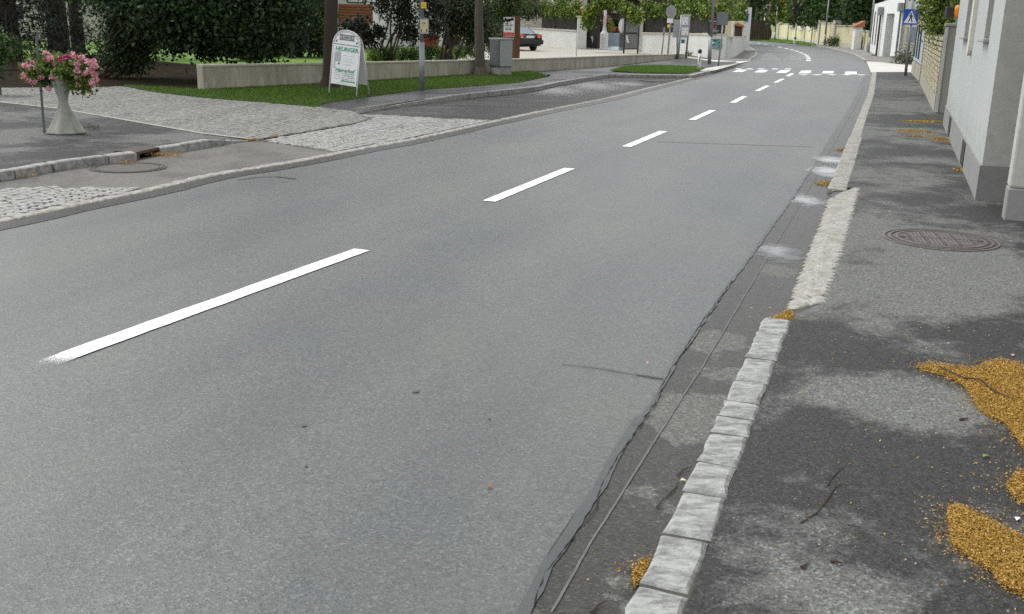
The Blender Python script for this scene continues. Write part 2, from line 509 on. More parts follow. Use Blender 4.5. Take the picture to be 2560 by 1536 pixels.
def npmesh(name, V, Fq, mat, parent=None, **kw):
    me = bpy.data.meshes.new(name)
    k = Fq.shape[1]
    me.vertices.add(len(V)); me.vertices.foreach_set('co', np.ascontiguousarray(V, dtype=np.float32).ravel())
    me.loops.add(Fq.size); me.loops.foreach_set('vertex_index', np.ascontiguousarray(Fq, dtype=np.int32).ravel())
    me.polygons.add(len(Fq))
    me.polygons.foreach_set('loop_start', np.arange(0, Fq.size, k, dtype=np.int32))
    me.polygons.foreach_set('loop_total', np.full(len(Fq), k, dtype=np.int32))
    me.materials.append(MATS[mat])
    me.update(calc_edges=True)
    o = bpy.data.objects.new(name, me)
    finish(o, parent)
    return tag(o, **kw)
def sheet(name, poly, z, mat, **kw):
    m = MB()
    m.quad(*[(p[0], p[1], z if z is not None else p[2]) for p in poly])
    o = m.build(name, mat, **kw)
    if o.data.polygons[0].normal.z < 0:
        o.data.flip_normals()
    return o
def lines(L):
    d = [0]
    for a, b in zip(L, L[1:]):
        d.append(d[-1] + (Vector(b[:2]) - Vector(a[:2])).length)
    return d
def along(L, s, d=None):
    d = d or lines(L)
    s = min(max(s, 0), d[-1])
    for i in range(len(L) - 1):
        if s <= d[i + 1] or i == len(L) - 2:
            t = (s - d[i]) / max(1e-9, d[i + 1] - d[i])
            return L[i].lerp(L[i + 1], t)
def resample(L, step):
    d = lines(L)
    n = max(1, int(d[-1] / step))
    return [along(L, d[-1] * i / n, d) for i in range(n + 1)]
def offset(L, o):                     # to the right of travel
    out = []
    for i, p in enumerate(L):
        a, b = L[max(0, i - 1)], L[min(len(L) - 1, i + 1)]
        d = (b - a); d.z = 0
        d.normalize()
        out.append(p + Vector((d.y, -d.x, 0)) * o)
    return out
def smooth_line(L, it=2):
    for _ in range(it):
        M = [L[0]]
        for a, b in zip(L, L[1:]):
            M += [a.lerp(b, .25), a.lerp(b, .75)]
        L = M + [L[-1]]
    return L
def inside(px, py, poly):
    r = np.zeros(len(px), bool)
    n = len(poly)
    for i in range(n):
        x0, y0, x1, y1 = poly[i][0], poly[i][1], poly[i - 1][0], poly[i - 1][1]
        c = ((y0 > py) != (y1 > py)) & (px < (x1 - x0) * (py - y0) / (y1 - y0 + 1e-12) + x0)
        r ^= c
    return r
def scatter(poly, n):
    xs, ys = [p[0] for p in poly], [p[1] for p in poly]
    px, py = rng.uniform(min(xs), max(xs), n * 3), rng.uniform(min(ys), max(ys), n * 3)
    k = inside(px, py, poly)
    return np.stack([px[k], py[k]], 1)[:n]
def leafmesh(name, P, size, mat, parent=None, aspect=.6, flat=0.0, droop=0.0, var=.35, lay=1.0, **kw):
    n = len(P)
    a = rng.normal(size=(n, 3)); a[:, 2] -= droop; a[:, 2] *= lay
    a /= np.linalg.norm(a, axis=1)[:, None]
    b = rng.normal(size=(n, 3)); b[:, 2] *= (1 - flat) * lay
    b -= a * (a * b).sum(1)[:, None]
    b /= np.linalg.norm(b, axis=1)[:, None]
    L = (size * (1 + var * rng.uniform(-1, 1, n)))[:, None]
    V = np.stack([P - a * L * .5, P + b * L * .5 * aspect - a * L * .05, P + a * L * .5, P - b * L * .5 * aspect - a * L * .05], 1).reshape(-1, 3)
    return npmesh(name, V, np.arange(4 * n).reshape(n, 4), mat, parent, **kw)
def clumps(c, rad, K, per, spread, shell=.35, zmin=None):
    d = rng.normal(size=(K, 3)); d /= np.linalg.norm(d, axis=1)[:, None]
    r = (shell + (1 - shell) * rng.uniform(0, 1, K)) [:, None]
    cc = np.array(c) + d * r * np.array(rad)
    P = np.repeat(cc, per, 0) + rng.normal(size=(K * per, 3)) * spread * np.repeat(rng.uniform(.6, 1.3, K), per)[:, None]
    if zmin is not None:
        P = P[P[:, 2] > zmin]
    return P
def blades(name, poly, n, h, z, mat, parent=None, **kw):
    P = scatter(poly, n)
    n = len(P)
    a = rng.uniform(0, 2 * math.pi, n)
    hh = h * rng.uniform(.5, 1.3, n)
    wv = .006 + h * .06
    dx, dy = np.cos(a) * wv, np.sin(a) * wv
    ln = rng.normal(size=(n, 2)) * h * .45
    b0 = np.stack([P[:, 0] - dx, P[:, 1] - dy, np.full(n, z)], 1)
    b1 = np.stack([P[:, 0] + dx, P[:, 1] + dy, np.full(n, z)], 1)
    t = np.stack([P[:, 0] + ln[:, 0], P[:, 1] + ln[:, 1], z + hh], 1)
    return npmesh(name, np.stack([b0, b1, t], 1).reshape(-1, 3), np.arange(3 * n).reshape(n, 3), mat, parent, **kw)
def text(body, o, xd, yd, size, mat, parent, align='LEFT', bold=0, width=None):
    cu_ = bpy.data.curves.new('lettering', 'FONT')
    cu_.body, cu_.size, cu_.align_x, cu_.offset = body, size, align, bold
    cu_.extrude = .0008
    cu_.resolution_u = 2
    if width:
        cu_.space_character = width
    cu_.materials.append(MATS[mat])
    ob = bpy.data.objects.new('lettering', cu_)
    C.objects.link(ob)
    x, y = Vector(xd).normalized(), Vector(yd).normalized()
    zz = x.cross(y).normalized()
    y = zz.cross(x)
    m = Matrix(((x.x, y.x, zz.x, o[0]), (x.y, y.y, zz.y, o[1]), (x.z, y.z, zz.z, o[2]), (0, 0, 0, 1)))
    ob.parent = parent
    ob.matrix_parent_inverse = Matrix.Translation(-parent.location) if parent.type == 'EMPTY' else Matrix()
    ob.matrix_basis = m
    return ob
def copy_tree(o, delta, parent=None):
    c = o.copy(); C.objects.link(c)
    if parent is None:
        c.location = o.location + Vector(delta)
    else:
        c.parent = parent
        c.matrix_parent_inverse = o.matrix_parent_inverse.copy()
    for ch in o.children:
        copy_tree(ch, delta, c)
    return c

# ================================================================== GROUND AND ROAD
ST = dict(kind='structure')
sheet('ground', [(-600, -200), (600, -200), (600, 900), (-600, 900)], -.06, 'ground_mix', **ST)
def back(L, d):                       # continue a line backwards past the camera
    v = (L[0] - L[1]); v.z = 0
    return [L[0] + v.normalized() * d] + L
STRIP = back(GL([(0, 553), (81, 537), (202, 510), (361, 479), (521, 440), (611, 426), (752, 403), (841, 385), (909, 372), (1045, 347), (1225, 307), (1337, 283), (1518, 247), (1676, 208), (1729, 196)]), 9)
LEFT_FAR = GL([(1785, 181), (1846, 163), (1877, 153), (1894, 138), (1891, 129), (1875, 118), (1857, 112), (1780, 104), (1650, 98), (1450, 93)])
KERB_L = back(GL([zg(860, 1484), zg(1070, 1060), zg(1190, 780), zg(1340, 480), zg(1440, 215), zg(1545, 0), zf(0, 660), zf(150, 345)]), 6)
SETT_L = GL([zf(330, 250), ze(330, 1130), ze(450, 830), ze(530, 600)])
KERB2_L = GL([ze(525, 560), ze(590, 380), ze(640, 250), ze(680, 150), ze(720, 30), zF(2000, 1285), zF(2045, 990)])
FAR_R = GL([(2177, 183), (2170, 167), (2164, 154), (2135, 138), (2107, 130), (2070, 121), (2029, 115), (1986, 110.6), (1912, 104), (1859, 101), (1780, 96.5), (1640, 90), (1450, 84)])
RIGHT = KERB_L + SETT_L + KERB2_L
road = sheet('road', STRIP + LEFT_FAR + list(reversed(FAR_R)) + list(reversed([p + Vector((.06, 0, 0)) for p in RIGHT])), 0, 'road_asphalt', **ST)
# strip of old asphalt next to the right kerb, with its sealed joints
EDGE = back(GL([zg(100, 1484), zg(270, 1130), zg(560, 720), zg(760, 380), zg(930, 100), zg(1040, 0), (1900, 603), ze(250, 550), ze(400, 330), ze(520, 130), ze(610, 0), zF(1830, 1291), zF(1930, 1040)]), 6)
def wob(L, a, step=.12):
    L = resample(L, step)
    return [p + Vector((random.uniform(-a, a), random.uniform(-a, a), 0)) for p in L]
KL = [p + Vector((.04, .0, 0)) for p in resample(RIGHT, .15)]
n_ = 160
dE, dK = lines(EDGE), lines(RIGHT)
E_ = [along(EDGE, dE[-1] * i / n_, dE) + Vector((random.uniform(-.012, .012), 0, 0)) for i in range(n_ + 1)]
K_ = [along(RIGHT, dK[-1] * i / n_, dK) + Vector((.05, 0, 0)) for i in range(n_ + 1)]
MB().strip(E_, K_, .004).build('gutter_strip', 'gutter_asphalt', **ST)
def ribbon(name, L, wd, z, mat, parent, a=.006, step=.1):
    L = resample(L, step)
    j = 0
    A, B = [], []
    for p, q in zip(offset(L, -wd / 2), offset(L, wd / 2)):
        j = .7 * j + random.uniform(-a, a)
        k = random.uniform(-a, a)
        A.append((p.x + j, p.y, z)); B.append((q.x + j + k, q.y, z))
    return MB().strip(A, B).build(name, mat, parent)
ribbon('sealant_band', offset(back(GL([zg(140, 1484), zg(310, 1130), zg(600, 720), zg(800, 350), zg(940, 130)]), 3), 0), .04, .008, 'sealant', road, .0035, .05)
ribbon('sealant_band', GL([zg(900, 190), zg(1040, 20), (1690, 905), (1760, 800), (1840, 690), (1900, 612), (1984, 492), (2035, 418)]), .02, .0087, 'sealant', road, .005, .06)
ribbon('joint_line', GL([zg(330, 1484), zg(600, 1000), zg(890, 540), zg(1190, 60), (1750, 930), (1830, 795), (1900, 677), ze(270, 680), ze(400, 450), ze(500, 270), ze(650, 0), (2142, 262), (2160, 215)]), .008, .0075, 'sealant_pale', road, .001, .06)
ribbon('crack_line', GL([zg(215, 1440), zg(270, 1230), zg(420, 1040), zg(640, 760), zg(660, 670), zg(740, 480), zg(830, 350), zg(1000, 130), (1660, 955), (1740, 830), (1830, 705)]), .0025, .0105, 'crack', road, .004, .03)
ribbon('crack_line', GL([(1408, 912), (1500, 922), (1590, 940), (1668, 951)]), .008, .0065, 'sealant', road, .008, .06)
ribbon('crack_line', GL([(1590, 938), (1668, 951)]), .02, .007, 'sealant', road, .008, .06)
ribbon('crack_line', GL([(1640, 355), (1850, 362), (2030, 368)]), .03, .0065, 'sealant_pale', road, .01, .2)
ribbon('crack_line', GL([zb(800, 1035), zb(1120, 990), zb(1400, 1025)]), .03, .0065, 'sealant', road, .01, .2)
# dark made-good strip on the left of the road
S2 = resample(STRIP + LEFT_FAR[:2], .4)
SE = [p + Vector((random.uniform(-.02, .02), random.uniform(-.02, .02), 0)) for p in offset(S2, .30)]
MB().strip(offset(S2, .02), SE, .004).build('edge_strip', 'gutter_asphalt', **ST)
for x, y, r in [(1040, 981, .017), (760, 1066, .012), (1224, 1049, .008), (765, 1168, .008)]:
    p = G(x, y)
    pts = [(p.x + r * random.uniform(.7, 1.2) * math.cos(a), p.y + r * random.uniform(.7, 1.2) * math.sin(a), .004) for a in [i * .7 for i in range(9)]]
    MB().quad(*pts).build('tar_spot', 'sealant', road)

# painted centre dashes
def mark(pts, mat='road_paint', name='painted_mark', z=.006):
    return MB().quad(*[G(x, y, z) for x, y in pts]).build(name, mat, road)
def dash(a, b, wd=.13, mat='road_paint'):
    A, B = G(*a, .006), G(*b, .006)
    d = (B - A).normalized(); n = Vector((d.y, -d.x, 0)) * wd / 2
    L = resample([A, B], .12)
    P = [p - n + Vector((random.uniform(-.004, .004), 0, 0)) for p in L]; Q = [p + n + Vector((random.uniform(-.004, .004), 0, 0)) for p in L]
    MB().strip(P, Q).build('centre_dash', mat, road)
for a, b in [((170, 888), (905, 624)), ((1222, 503), (1424, 421)), ((1566, 367), (1659, 328)), ((1730, 300), (1782, 276)), ((1832, 257), (1862, 241)), (zF(500, 1225), zF(640, 1155)), (zF(745, 1112), zF(845, 1063)), (zF(905, 1027), zF(975, 990))]:
    dash(a, b)
def fadem():
    s = NT('road_paint_fade')
    s.col((.72, .72, .7)); s.rough(.6, .3)
    a_, b_ = G(90, 919), G(176, 886.5)
    v_ = s.n('ShaderNodeVectorMath', operation='DISTANCE'); v_.inputs[1].default_value = b_
    s.l(s.pos.outputs['Position'], v_.inputs[0])
    m_ = s.n('ShaderNodeMath', operation='MULTIPLY_ADD')
    s.l(v_.outputs['Value'], m_.inputs[0]); m_.inputs[1].default_value = -.34 / (b_ - a_).length; s.l(s.noise(150, 5, .75), m_.inputs[2])
    s.l(s.ramp(m_.outputs[0], [(.26, 0), (.44, 1)]), s.b.inputs['Alpha'])
fadem()
dash((92, 918), (171, 888.5), .13, 'road_paint_fade')
cent = [zF(*p) for p in [(1165, 845), (1190, 815), (1190, 785), (1170, 757), (1138, 733), (1087, 712), (1030, 692), (968, 674), (890, 656), (803, 637), (712, 618), (620, 601), (520, 585), (410, 573)]]
cw = [G(*p) for p in cent]
for i in range(1, len(cw)):
    a, b = cw[i - 1], cw[min(i + 1, len(cw) - 1)]
    d = (b - a).normalized(); n = Vector((d.y, -d.x, 0)) * .11
    L = (b - a).length * .13
    c = cw[i]
    MB().quad(*[(q.x, q.y, .006) for q in (c - d * L - n, c - d * L + n, c + d * L + n, c + d * L - n)]).build('centre_dash', 'road_paint', road)
# pedestrian crossing: bars, and the rows of small teeth before and after
for q in [[(165, 970), (297, 970), (375, 940), (245, 940)], [(455, 976), (592, 976), (655, 945), (525, 945)], [(752, 981), (890, 981), (950, 946), (820, 946)], [(1055, 988), (1207, 988), (1232, 952), (1100, 952)], [(1365, 989), (1520, 989), (1532, 958), (1395, 958)], [(1680, 1000), (1838, 1000), (1838, 965), (1690, 965)]]:
    mark([zF(*p) for p in q], name='crossing_bar')
for x0, x1 in [(195, 300), (345, 460), (485, 630), (680, 795), (860, 970)]:
    mark([zF(x0, 932), zF(x1, 935), zF((x0 + x1) / 2 + 25, 925), zF((x0 + x1) / 2 - 25, 924)], name='crossing_tooth')
for x0, x1 in [(1040, 1200), (1220, 1390), (1430, 1580), (1620, 1780), (1810, 1975)]:
    mark([zF(x0, 1003), zF(x0 + 60, 1011), zF(x1 - 60, 1013), zF(x1, 1006)], name='crossing_tooth')
for q in [[(515, 810), (800, 806), (805, 790), (535, 795)], [(555, 780), (770, 772), (755, 762), (560, 768)], [(565, 752), (745, 752), (740, 738), (570, 740)], [(600, 727), (690, 726), (685, 716), (605, 717)], [(860, 806), (1165, 800), (1165, 785), (885, 792)], [(905, 776), (1160, 772), (1150, 760), (915, 763)], [(940, 748), (1110, 746), (1100, 735), (945, 738)], [(945, 722), (1070, 720), (1060, 712), (950, 714)]]:
    mark([zF(*p) for p in q], 'road_paint_worn', 'faded_bar')

# ---- right pavement
PZ = .05
B1 = G(*zH(1050, 1190), PZ)                      # house corner
B0 = G(*zH(741, 490), PZ)
GP = G(*zH(660, 380), PZ)                        # gate post foot
BW0, BW1 = G(*zG(870, 1275), PZ), G(*zG(735, 1130), PZ)
KR = back(GL([zg(1215, 1484), zg(1330, 1130), zg(1480, 800), zg(1620, 430), zg(1710, 130), zg(1750, 0), zf(205, 650), zf(345, 335)]), 6)
SR = GL([zf(395, 320), zf(590, 230), ze(470, 1400), ze(600, 1000), ze(720, 540)])
KR2 = GL([ze(610, 540), ze(640, 480), ze(700, 300), ze(740, 150), ze(785, 0), zF(2065, 1285), zF(2112, 990)])
def mid(A, B, n):
    da, db = lines(A), lines(B)
    return [(along(A, da[-1] * i / n, da) + along(B, db[-1] * i / n, db)) / 2 for i in range(n + 1)]
KM = mid(KERB_L, KR, 40)
KMS = [KM[0], KM[20] * .5 + (KM[0] + KM[40]) * .25, KM[40]]
pv = offset(KMS, .078) + [p - Vector((.012, 0, 0)) for p in SR] + [p - Vector((.05, 0, 0)) for p in KR2]
sheet('pavement', pv + [G(*zG(610, 1135), 0), BW1 + Vector((.4, 0, 0)), BW0 + Vector((.5, 0, 0)), GP + Vector((.6, 0, 0)), B0 + Vector((2, 0, 0)), Vector((9, 13, 0)), Vector((9, -6, 0))], PZ, 'pavement_asphalt', **ST)
# kerb stones, one by one
def kerbstone(p, q, wd, z0, z1, parent, mat, name='kerb_stone', jit=.008, off=0, zq=None, ch=.014):
    d = (q - p); d.z = 0
    L = d.length; d.normalize(); n = Vector((d.y, -d.x, 0))
    a, b = p + n * off, q + n * off
    zq = z1 if zq is None else zq
    hw = wd / 2
    J = lambda k=jit: random.uniform(-k, k)
    lo, md, hi = [], [], []
    ts = (0, .33, .67, 1)
    for sd in (-1, 1):
        for t in (ts if sd < 0 else ts[::-1]):
            e = d * (J() * .25 if t in (0, 1) else 0)
            base = a.lerp(b, t) + n * (sd * hw + J()) + e
            zt = z1 + (zq - z1) * t + J(jit * .5)
            inn = -n * sd * ch + d * (ch if t == 0 else -ch if t == 1 else 0)
            lo.append((base.x, base.y, z0)); md.append((base.x, base.y, zt - ch * .8))
            c = base + inn
            hi.append((c.x + J(jit * .4), c.y, zt + J(jit * .3)))
    m = MB()
    k = len(lo)
    fs = [(i, (i + 1) % k, k + (i + 1) % k, k + i) for i in range(k)] + [(k + i, k + (i + 1) % k, 2 * k + (i + 1) % k, 2 * k + i) for i in range(k)]
    fs += [(2 * k, 2 * k + 7, 2 * k + 6, 2 * k + 1), (2 * k + 1, 2 * k + 6, 2 * k + 5, 2 * k + 2), (2 * k + 2, 2 * k + 5, 2 * k + 4, 2 * k + 3)]
    fs = [tuple(reversed(f)) for f in fs]
    m.add(lo + md + hi, fs)
    return m.build(name, mat, parent)
def kerbrun(L, lens, wd, z0, z1, parent, mat, gap=.012, **kw):
    d = lines(L); s = 0; i = 0
    while s < d[-1] - .04:
        ln = lens() if callable(lens) else lens
        e = min(s + ln, d[-1])
        kerbstone(along(L, s + gap / 2, d), along(L, e - gap / 2, d), wd, z0, z1, parent, mat, **kw)
        s = e
def base_strip(L, R_, z, name, mat='joint_sand'):
    n = 60
    da, db = lines(L), lines(R_)
    return MB().strip([along(L, da[-1] * i / n, da) for i in range(n + 1)], [along(R_, db[-1] * i / n, db) for i in range(n + 1)], z).build(name, mat, **ST)
kerb = base_strip(offset(KMS, -.072), offset(KMS, .082), PZ - .009, 'kerb', 'joint_dark')
kerbrun(KMS, lambda: random.choice([.2, .27, .3, .33, .36]), .15, -.03, PZ + .004, kerb, 'granite_kerb', jit=.007, gap=.02)
ramp = base_strip([p + UP * .012 for p in SETT_L], [p + UP * (PZ - .012) for p in [G(*zf(395, 320))] + SR[1:]], None, 'sett_ramp', 'joint_dark')
da, db = lines(SETT_L), lines(SR[1:])
s = 0.0
while s < .985:
    stp = .085 / da[-1] * random.uniform(.85, 1.2)
    for lo_, hi_ in ((.0, .47), (.52, 1.0)):
        sh = random.uniform(0, .35) * stp
        a0, a1 = along(SETT_L, (s + sh) * da[-1], da), along(SETT_L, (s + sh + stp * .86) * da[-1], da)
        b0, b1 = along(SR[1:], (s + sh) * db[-1], db), along(SR[1:], (s + sh + stp * .86) * db[-1], db)
        p = (a0 + a1) / 2; q = (b0 + b1) / 2
        kerbstone(p.lerp(q, lo_ + random.uniform(0, .006)), p.lerp(q, hi_ - random.uniform(0, .008)), stp * da[-1] * .86, -.02, (.022 if lo_ == 0 else .046), ramp, 'granite_white', 'sett', .006, zq=(.044 if lo_ == 0 else PZ + .006), ch=.01)
    s += stp
kerb2 = base_strip(KERB2_L, KR2, PZ - .012, 'kerb', 'walk_grey')
M2 = mid(KERB2_L, KR2, 40)
dd = lines(M2)
s = 0
while s < dd[-1] - .05:
    ln = .13 if s < 6 else .34
    ln *= random.uniform(.8, 1.25)
    p, q = along(M2, s + .008, dd), along(M2, min(s + ln - .008, dd[-1]), dd)
    kerbstone(p, q, .19 if s < 5.5 else .16, -.02, PZ + .003, kerb2, 'granite_white', jit=.006)
    s += ln

sheet('ramp_infill', GL([ze(515, 580), ze(600, 528), ze(740, 528), ze(715, 560), ze(560, 610)]), .03, 'gutter_asphalt', **ST)
# puddles lying in the gutter and the bay
def blob(name, c, rx, ry, ang, z, mat, parent=None, n=18, **kw):
    ca, sa = math.cos(ang), math.sin(ang)
    ph = [random.uniform(0, 6.28) for _ in range(3)]
    pts = []
    for i in range(n * 2):
        a = math.pi * i / n
        r = 1 + .16 * math.sin(2 * a + ph[0]) + .12 * math.sin(3 * a + ph[1]) + .07 * math.sin(7 * a + ph[2])
        x, y = rx * r * math.cos(a), ry * r * math.sin(a)
        pts.append((c[0] + x * ca - y * sa, c[1] + x * sa + y * ca, z))
    return MB().quad(*pts).build(name, mat, parent, **kw)
RA = R(90 - 20.3)                      # road direction angle from +X
for i, (p, rx, ry) in enumerate([(ze(545, 305), .75, .24), (ze(500, 385), .8, .24), (ze(372, 610), .5, .22), (ze(140, 1000), .42, .22)]):
    blob('puddle', G(*p), rx, ry, RA, .0085, 'water', label='shallow bright puddle in the gutter beside the right kerb, ' + ['farthest of the four', 'second farthest of the four', 'second nearest of the four', 'nearest of the four'][i], cat='puddle', group='puddles in the right gutter')

# ---- left side of the road: kerb, pavement, bays, driveway
LZ = .085
KF = GL([za(-330, 1010), za(0, 940), za(150, 915), za(500, 850), za(1010, 775), za(1280, 745)])
KF2 = GL([za(1500, 700), zb(530, 690), zb(720, 655), zb(920, 630)])
kerbL = MB().strip(offset(KF, -.02), offset(KF, -.13), LZ - .012).build('kerb', 'joint_sand', **ST)
d_ = lines(KF); cuts = [0, .9] + [lines([KF[0], KF[1]])[-1] + x for x in (.0, .28)] 
kp = [KF[0]] + KF[1:]
for a, b in zip(kp, kp[1:]):
    v = (b - a).normalized() * .012
    kerbstone(a + v, b - v, .13, -.03, LZ + .008, kerbL, 'granite', off=-.065, jit=.006)
hz = [LZ + .008, LZ + .005, .045, .006]
for i, (a, b) in enumerate(zip(KF2, KF2[1:])):
    v = (b - a).normalized() * .01
    if i == 0:
        m_ = a.lerp(b, .5)
        kerbstone(a + v, m_ - v, .13, -.03, LZ + .008, kerbL, 'granite', off=-.065, jit=.006)
        kerbstone(m_ + v, b - v, .13, -.03, LZ + .008, kerbL, 'granite', off=-.065, jit=.006)
    else:
        kerbstone(a + v, b - v, .13, -.05, hz[i], kerbL, 'granite', off=-.065, jit=.004, zq=hz[i + 1])
bk = offset(KF, -.1) + offset(KF2, -.1)
for p in bk[:-2]: p.z = LZ
bk[-2].z = .045; bk[-1].z = .01
dw = [G(*za(1855, 500), .03), G(*za(1400, 420), .035), G(*za(540, 270), .04), G(*za(0, 210), .04), G(-420, 238, .04)]
sheet('left_pavement', bk + dw, None, 'pavement_asphalt', **ST)
MB().strip([p + Vector((0, 0, .006)) for p in [G(*zb(920, 615), .02)] + dw], [p + Vector((.03, .09, .006)) for p in [G(*zb(920, 615), .02)] + dw]).build('driveway_edging', 'granite_white', **ST)
sheet('parking_bay', offset(STRIP[:13], -.0)[:11] + GL([zb(1050, 640), zb(530, 690), za(1500, 690), za(1010, 775), za(0, 940), za(-500, 1040)]) + [STRIP[0] + Vector((-3, 0, 0))], -.004, 'bay_asphalt_dry', **ST)
sheet('bay_apron', GL([(540, 342), (640, 332), (780, 332), (780, 362), (655, 366), (540, 372)]), -.008, 'bay_asphalt_dry', **ST)
# driveway of small setts in segmental arcs
UPPER = GL([(-150, 240), (0, 222), (222, 222), (303, 218), (400, 235.5), (521, 249), (622, 256), (754, 268), (785, 269), (880, 281), (925, 300), (885, 311), (655, 350), (623, 351), (500, 335), (377, 313), (146, 273), (0, 257), (-150, 250)])
LOWER = GL([(655, 352), (885, 313), (930, 299), (905, 288), (968, 290), (1108, 299), (1225, 303), (1130, 325), (1000, 351), (915, 367), (837, 381)])
NEAR = GL([(-60, 487), (0, 476), (92, 471), (365, 474), (200, 506), (80, 532), (0, 548), (-60, 562)])
def settmesh(seed):
    r = random.Random(seed)
    j = lambda k: r.uniform(-k, k)
    lo = [(x * .5, y * .5, -.03) for x, y in ((-1, -1), (1, -1), (1, 1), (-1, 1))]
    md = [(x * .5 + j(.05), y * .5 + j(.05), .002 + j(.001)) for x, y in ((-1, -1), (1, -1), (1, 1), (-1, 1))]
    hi = [(x * .44 + j(.03), y * .44 + j(.03), .007 + j(.0015)) for x, y in ((-1, -1), (1, -1), (1, 1), (-1, 1))]
    fs = [(i, (i + 1) % 4, 4 + (i + 1) % 4, 4 + i) for i in range(4)] + [(4 + i, 4 + (i + 1) % 4, 8 + (i + 1) % 4, 8 + i) for i in range(4)] + [(8, 9, 10, 11)]
    return lo + md + hi, fs
SM = [settmesh(i) for i in range(6)]
def setts(name, poly, z, mat, base, ang, pitch=.1, W=1.25, sag=.28, near=300):
    st = sheet(name, poly, z - .008, base, **ST)
    P2 = [(p[0], p[1]) for p in poly]
    cx, cy = sum(p[0] for p in P2) / len(P2), sum(p[1] for p in P2) / len(P2)
    ca, sa = math.cos(ang), math.sin(ang)
    rad = max(math.hypot(p[0] - cx, p[1] - cy) for p in P2)
    n = int(W / pitch)
    out = []
    for c in range(-int(rad / W) - 2, int(rad / W) + 2):
        for k in range(-int(rad / pitch) - 4, int(rad / pitch) + 4):
            for j in range(n):
                t = (j + .5) / n * 2 - 1
                u = (c + (j + .5) / n) * W + random.gauss(0, .006)
                v = k * pitch + sag * (1 - t * t) + random.gauss(0, .007)
                th = math.atan(-2 * sag * t / (W / 2))
                out.append((cx + u * ca - v * sa, cy + u * sa + v * ca, ang + th + random.gauss(0, .09), random.uniform(.89, .97) * pitch / math.cos(th), random.uniform(.88, .97) * pitch * math.cos(th)))
    A = np.array(out)
    A = A[inside(A[:, 0], A[:, 1], P2)]
    A = A[np.argsort(np.hypot(A[:, 0], A[:, 1]))]
    vis = np.array([abs((Vector((x, y, 0 - H)).dot(cr)) / max(.1, Vector((x, y, -H)).dot(fw))) < .51 for x, y in A[:, :2]])
    A = np.concatenate([A[vis], A[~vis]])
    ms = []
    for v, f in SM:
        me = bpy.data.meshes.new('sett')
        me.from_pydata(v, [], f); me.materials.append(MATS[mat]); ms.append(me)
    for i, (x, y, a, sx, sy) in enumerate(A[:near]):
        o = bpy.data.objects.new('sett', ms[i % 6])
        C.objects.link(o)
        o.location = (x, y, z + random.gauss(0, .0015)); o.rotation_euler = (random.gauss(0, .015), random.gauss(0, .015), a); o.scale = (sx, sy, 1)
        o.parent = st
    B = A[near:]
    if len(B):
        Vs, Fs = [], []
        T = [np.array(v) for v, f in SM]
        fs = np.array([f for f in SM[0][1]])
        for m in range(6):
            Q = B[m::6]
            c_, s_ = np.cos(Q[:, 2])[:, None], np.sin(Q[:, 2])[:, None]
            X = T[m][None, :, 0] * Q[:, 3:4]; Y = T[m][None, :, 1] * Q[:, 4:5]
            V = np.stack([Q[:, 0:1] + X * c_ - Y * s_, Q[:, 1:2] + X * s_ + Y * c_, np.repeat(T[m][None, :, 2] + z, len(Q), 0) + rng.normal(size=(len(Q), 1)) * .0015], 2)
            o0 = sum(len(a) for a in Vs)
            Vs.append(V.reshape(-1, 3))
            Fs.append((np.arange(len(Q))[:, None, None] * 12 + fs[None] + o0).reshape(-1, 4))
        npmesh('sett_field', np.concatenate(Vs), np.concatenate(Fs), mat, st, kind='stuff')
    return st
setts('cobbled_driveway', UPPER, .014, 'sett_stone', 'joint_dark', RA - R(90) + R(12))
setts('cobbled_crossover', LOWER, .009, 'sett_pale', 'joint_pale', RA - R(90))
setts('cobbled_gutter_patch', NEAR, .009, 'sett_pale', 'joint_pale', RA - R(80), near=300)
ribbon('groove', GL([(640, 352), (740, 338), (885, 312), (930, 300)]), .03, .0235, 'sealant', bpy.data.objects['cobbled_driveway'], .004)
# white flat stones between bays and carriageway
strip_o = MB().strip(offset(STRIP, -.08), offset(STRIP, .08), .001).build('stone_edging', 'joint_sand', **ST)
kerbrun(STRIP, lambda: random.uniform(.16, .3), .135, -.03, .014, strip_o, 'granite_white', gap=.012, jit=.01)

# far bay, its kerb and the pavement behind it
FZ = .1
VZ = .03
KB = GL([zc(0, 590), zc(150, 565), zc(400, 525), zc(900, 465), zc(1250, 425), zc(1800, 365), zd(400, 475), zd(910, 388)])
ISL = GL([zd(910, 388), zd(1280, 392), zd(1770, 398)])
NOSE = GL([zd(1770, 398), zd(2000, 338), zd(2260, 262)])
sheet('parking_bay', STRIP[10:] + [ISL[2], ISL[1]] + list(reversed(KB)) + GL([(905, 288), (968, 292), (1108, 300)]), -.004, 'bay_asphalt_wet', **ST)
kerbF = MB().strip(offset(KB, -.02), offset(KB, -.13), FZ - .02).build('kerb', 'joint_sand', **ST)
dF = lines(KB)
s = 0; i = 0
while s < dF[-1] - .1:
    e = min(s + random.uniform(.85, 1.1), dF[-1])
    z1 = .015 + (FZ - .01) * min(1, s / 4); z2 = .015 + (FZ - .01) * min(1, e / 4)
    kerbstone(along(KB, s + .008, dF), along(KB, e - .008, dF), .14, -.04, z1, kerbF, 'granite', off=-.07, zq=z2, jit=.006)
    s = e
kerbrun(ISL, lambda: random.uniform(.8, 1.1), .14, -.04, FZ + .005, kerbF, 'granite', off=-.07)
kerbrun(NOSE, lambda: random.uniform(.8, 1.1), .14, -.04, FZ + .002, kerbF, 'granite', off=-.07)
WB = GL([(509, 228), (815, 212), (1180, 189.5), (1331, 181), (1560, 163), (1718, 149.5)])   # foot of the low wall
VF = GL([(785, 268), (814, 257), (895, 245), (1053, 224.5), (1164, 217), (1300, 206), (1372, 191)], VZ)      # front of the grass verge
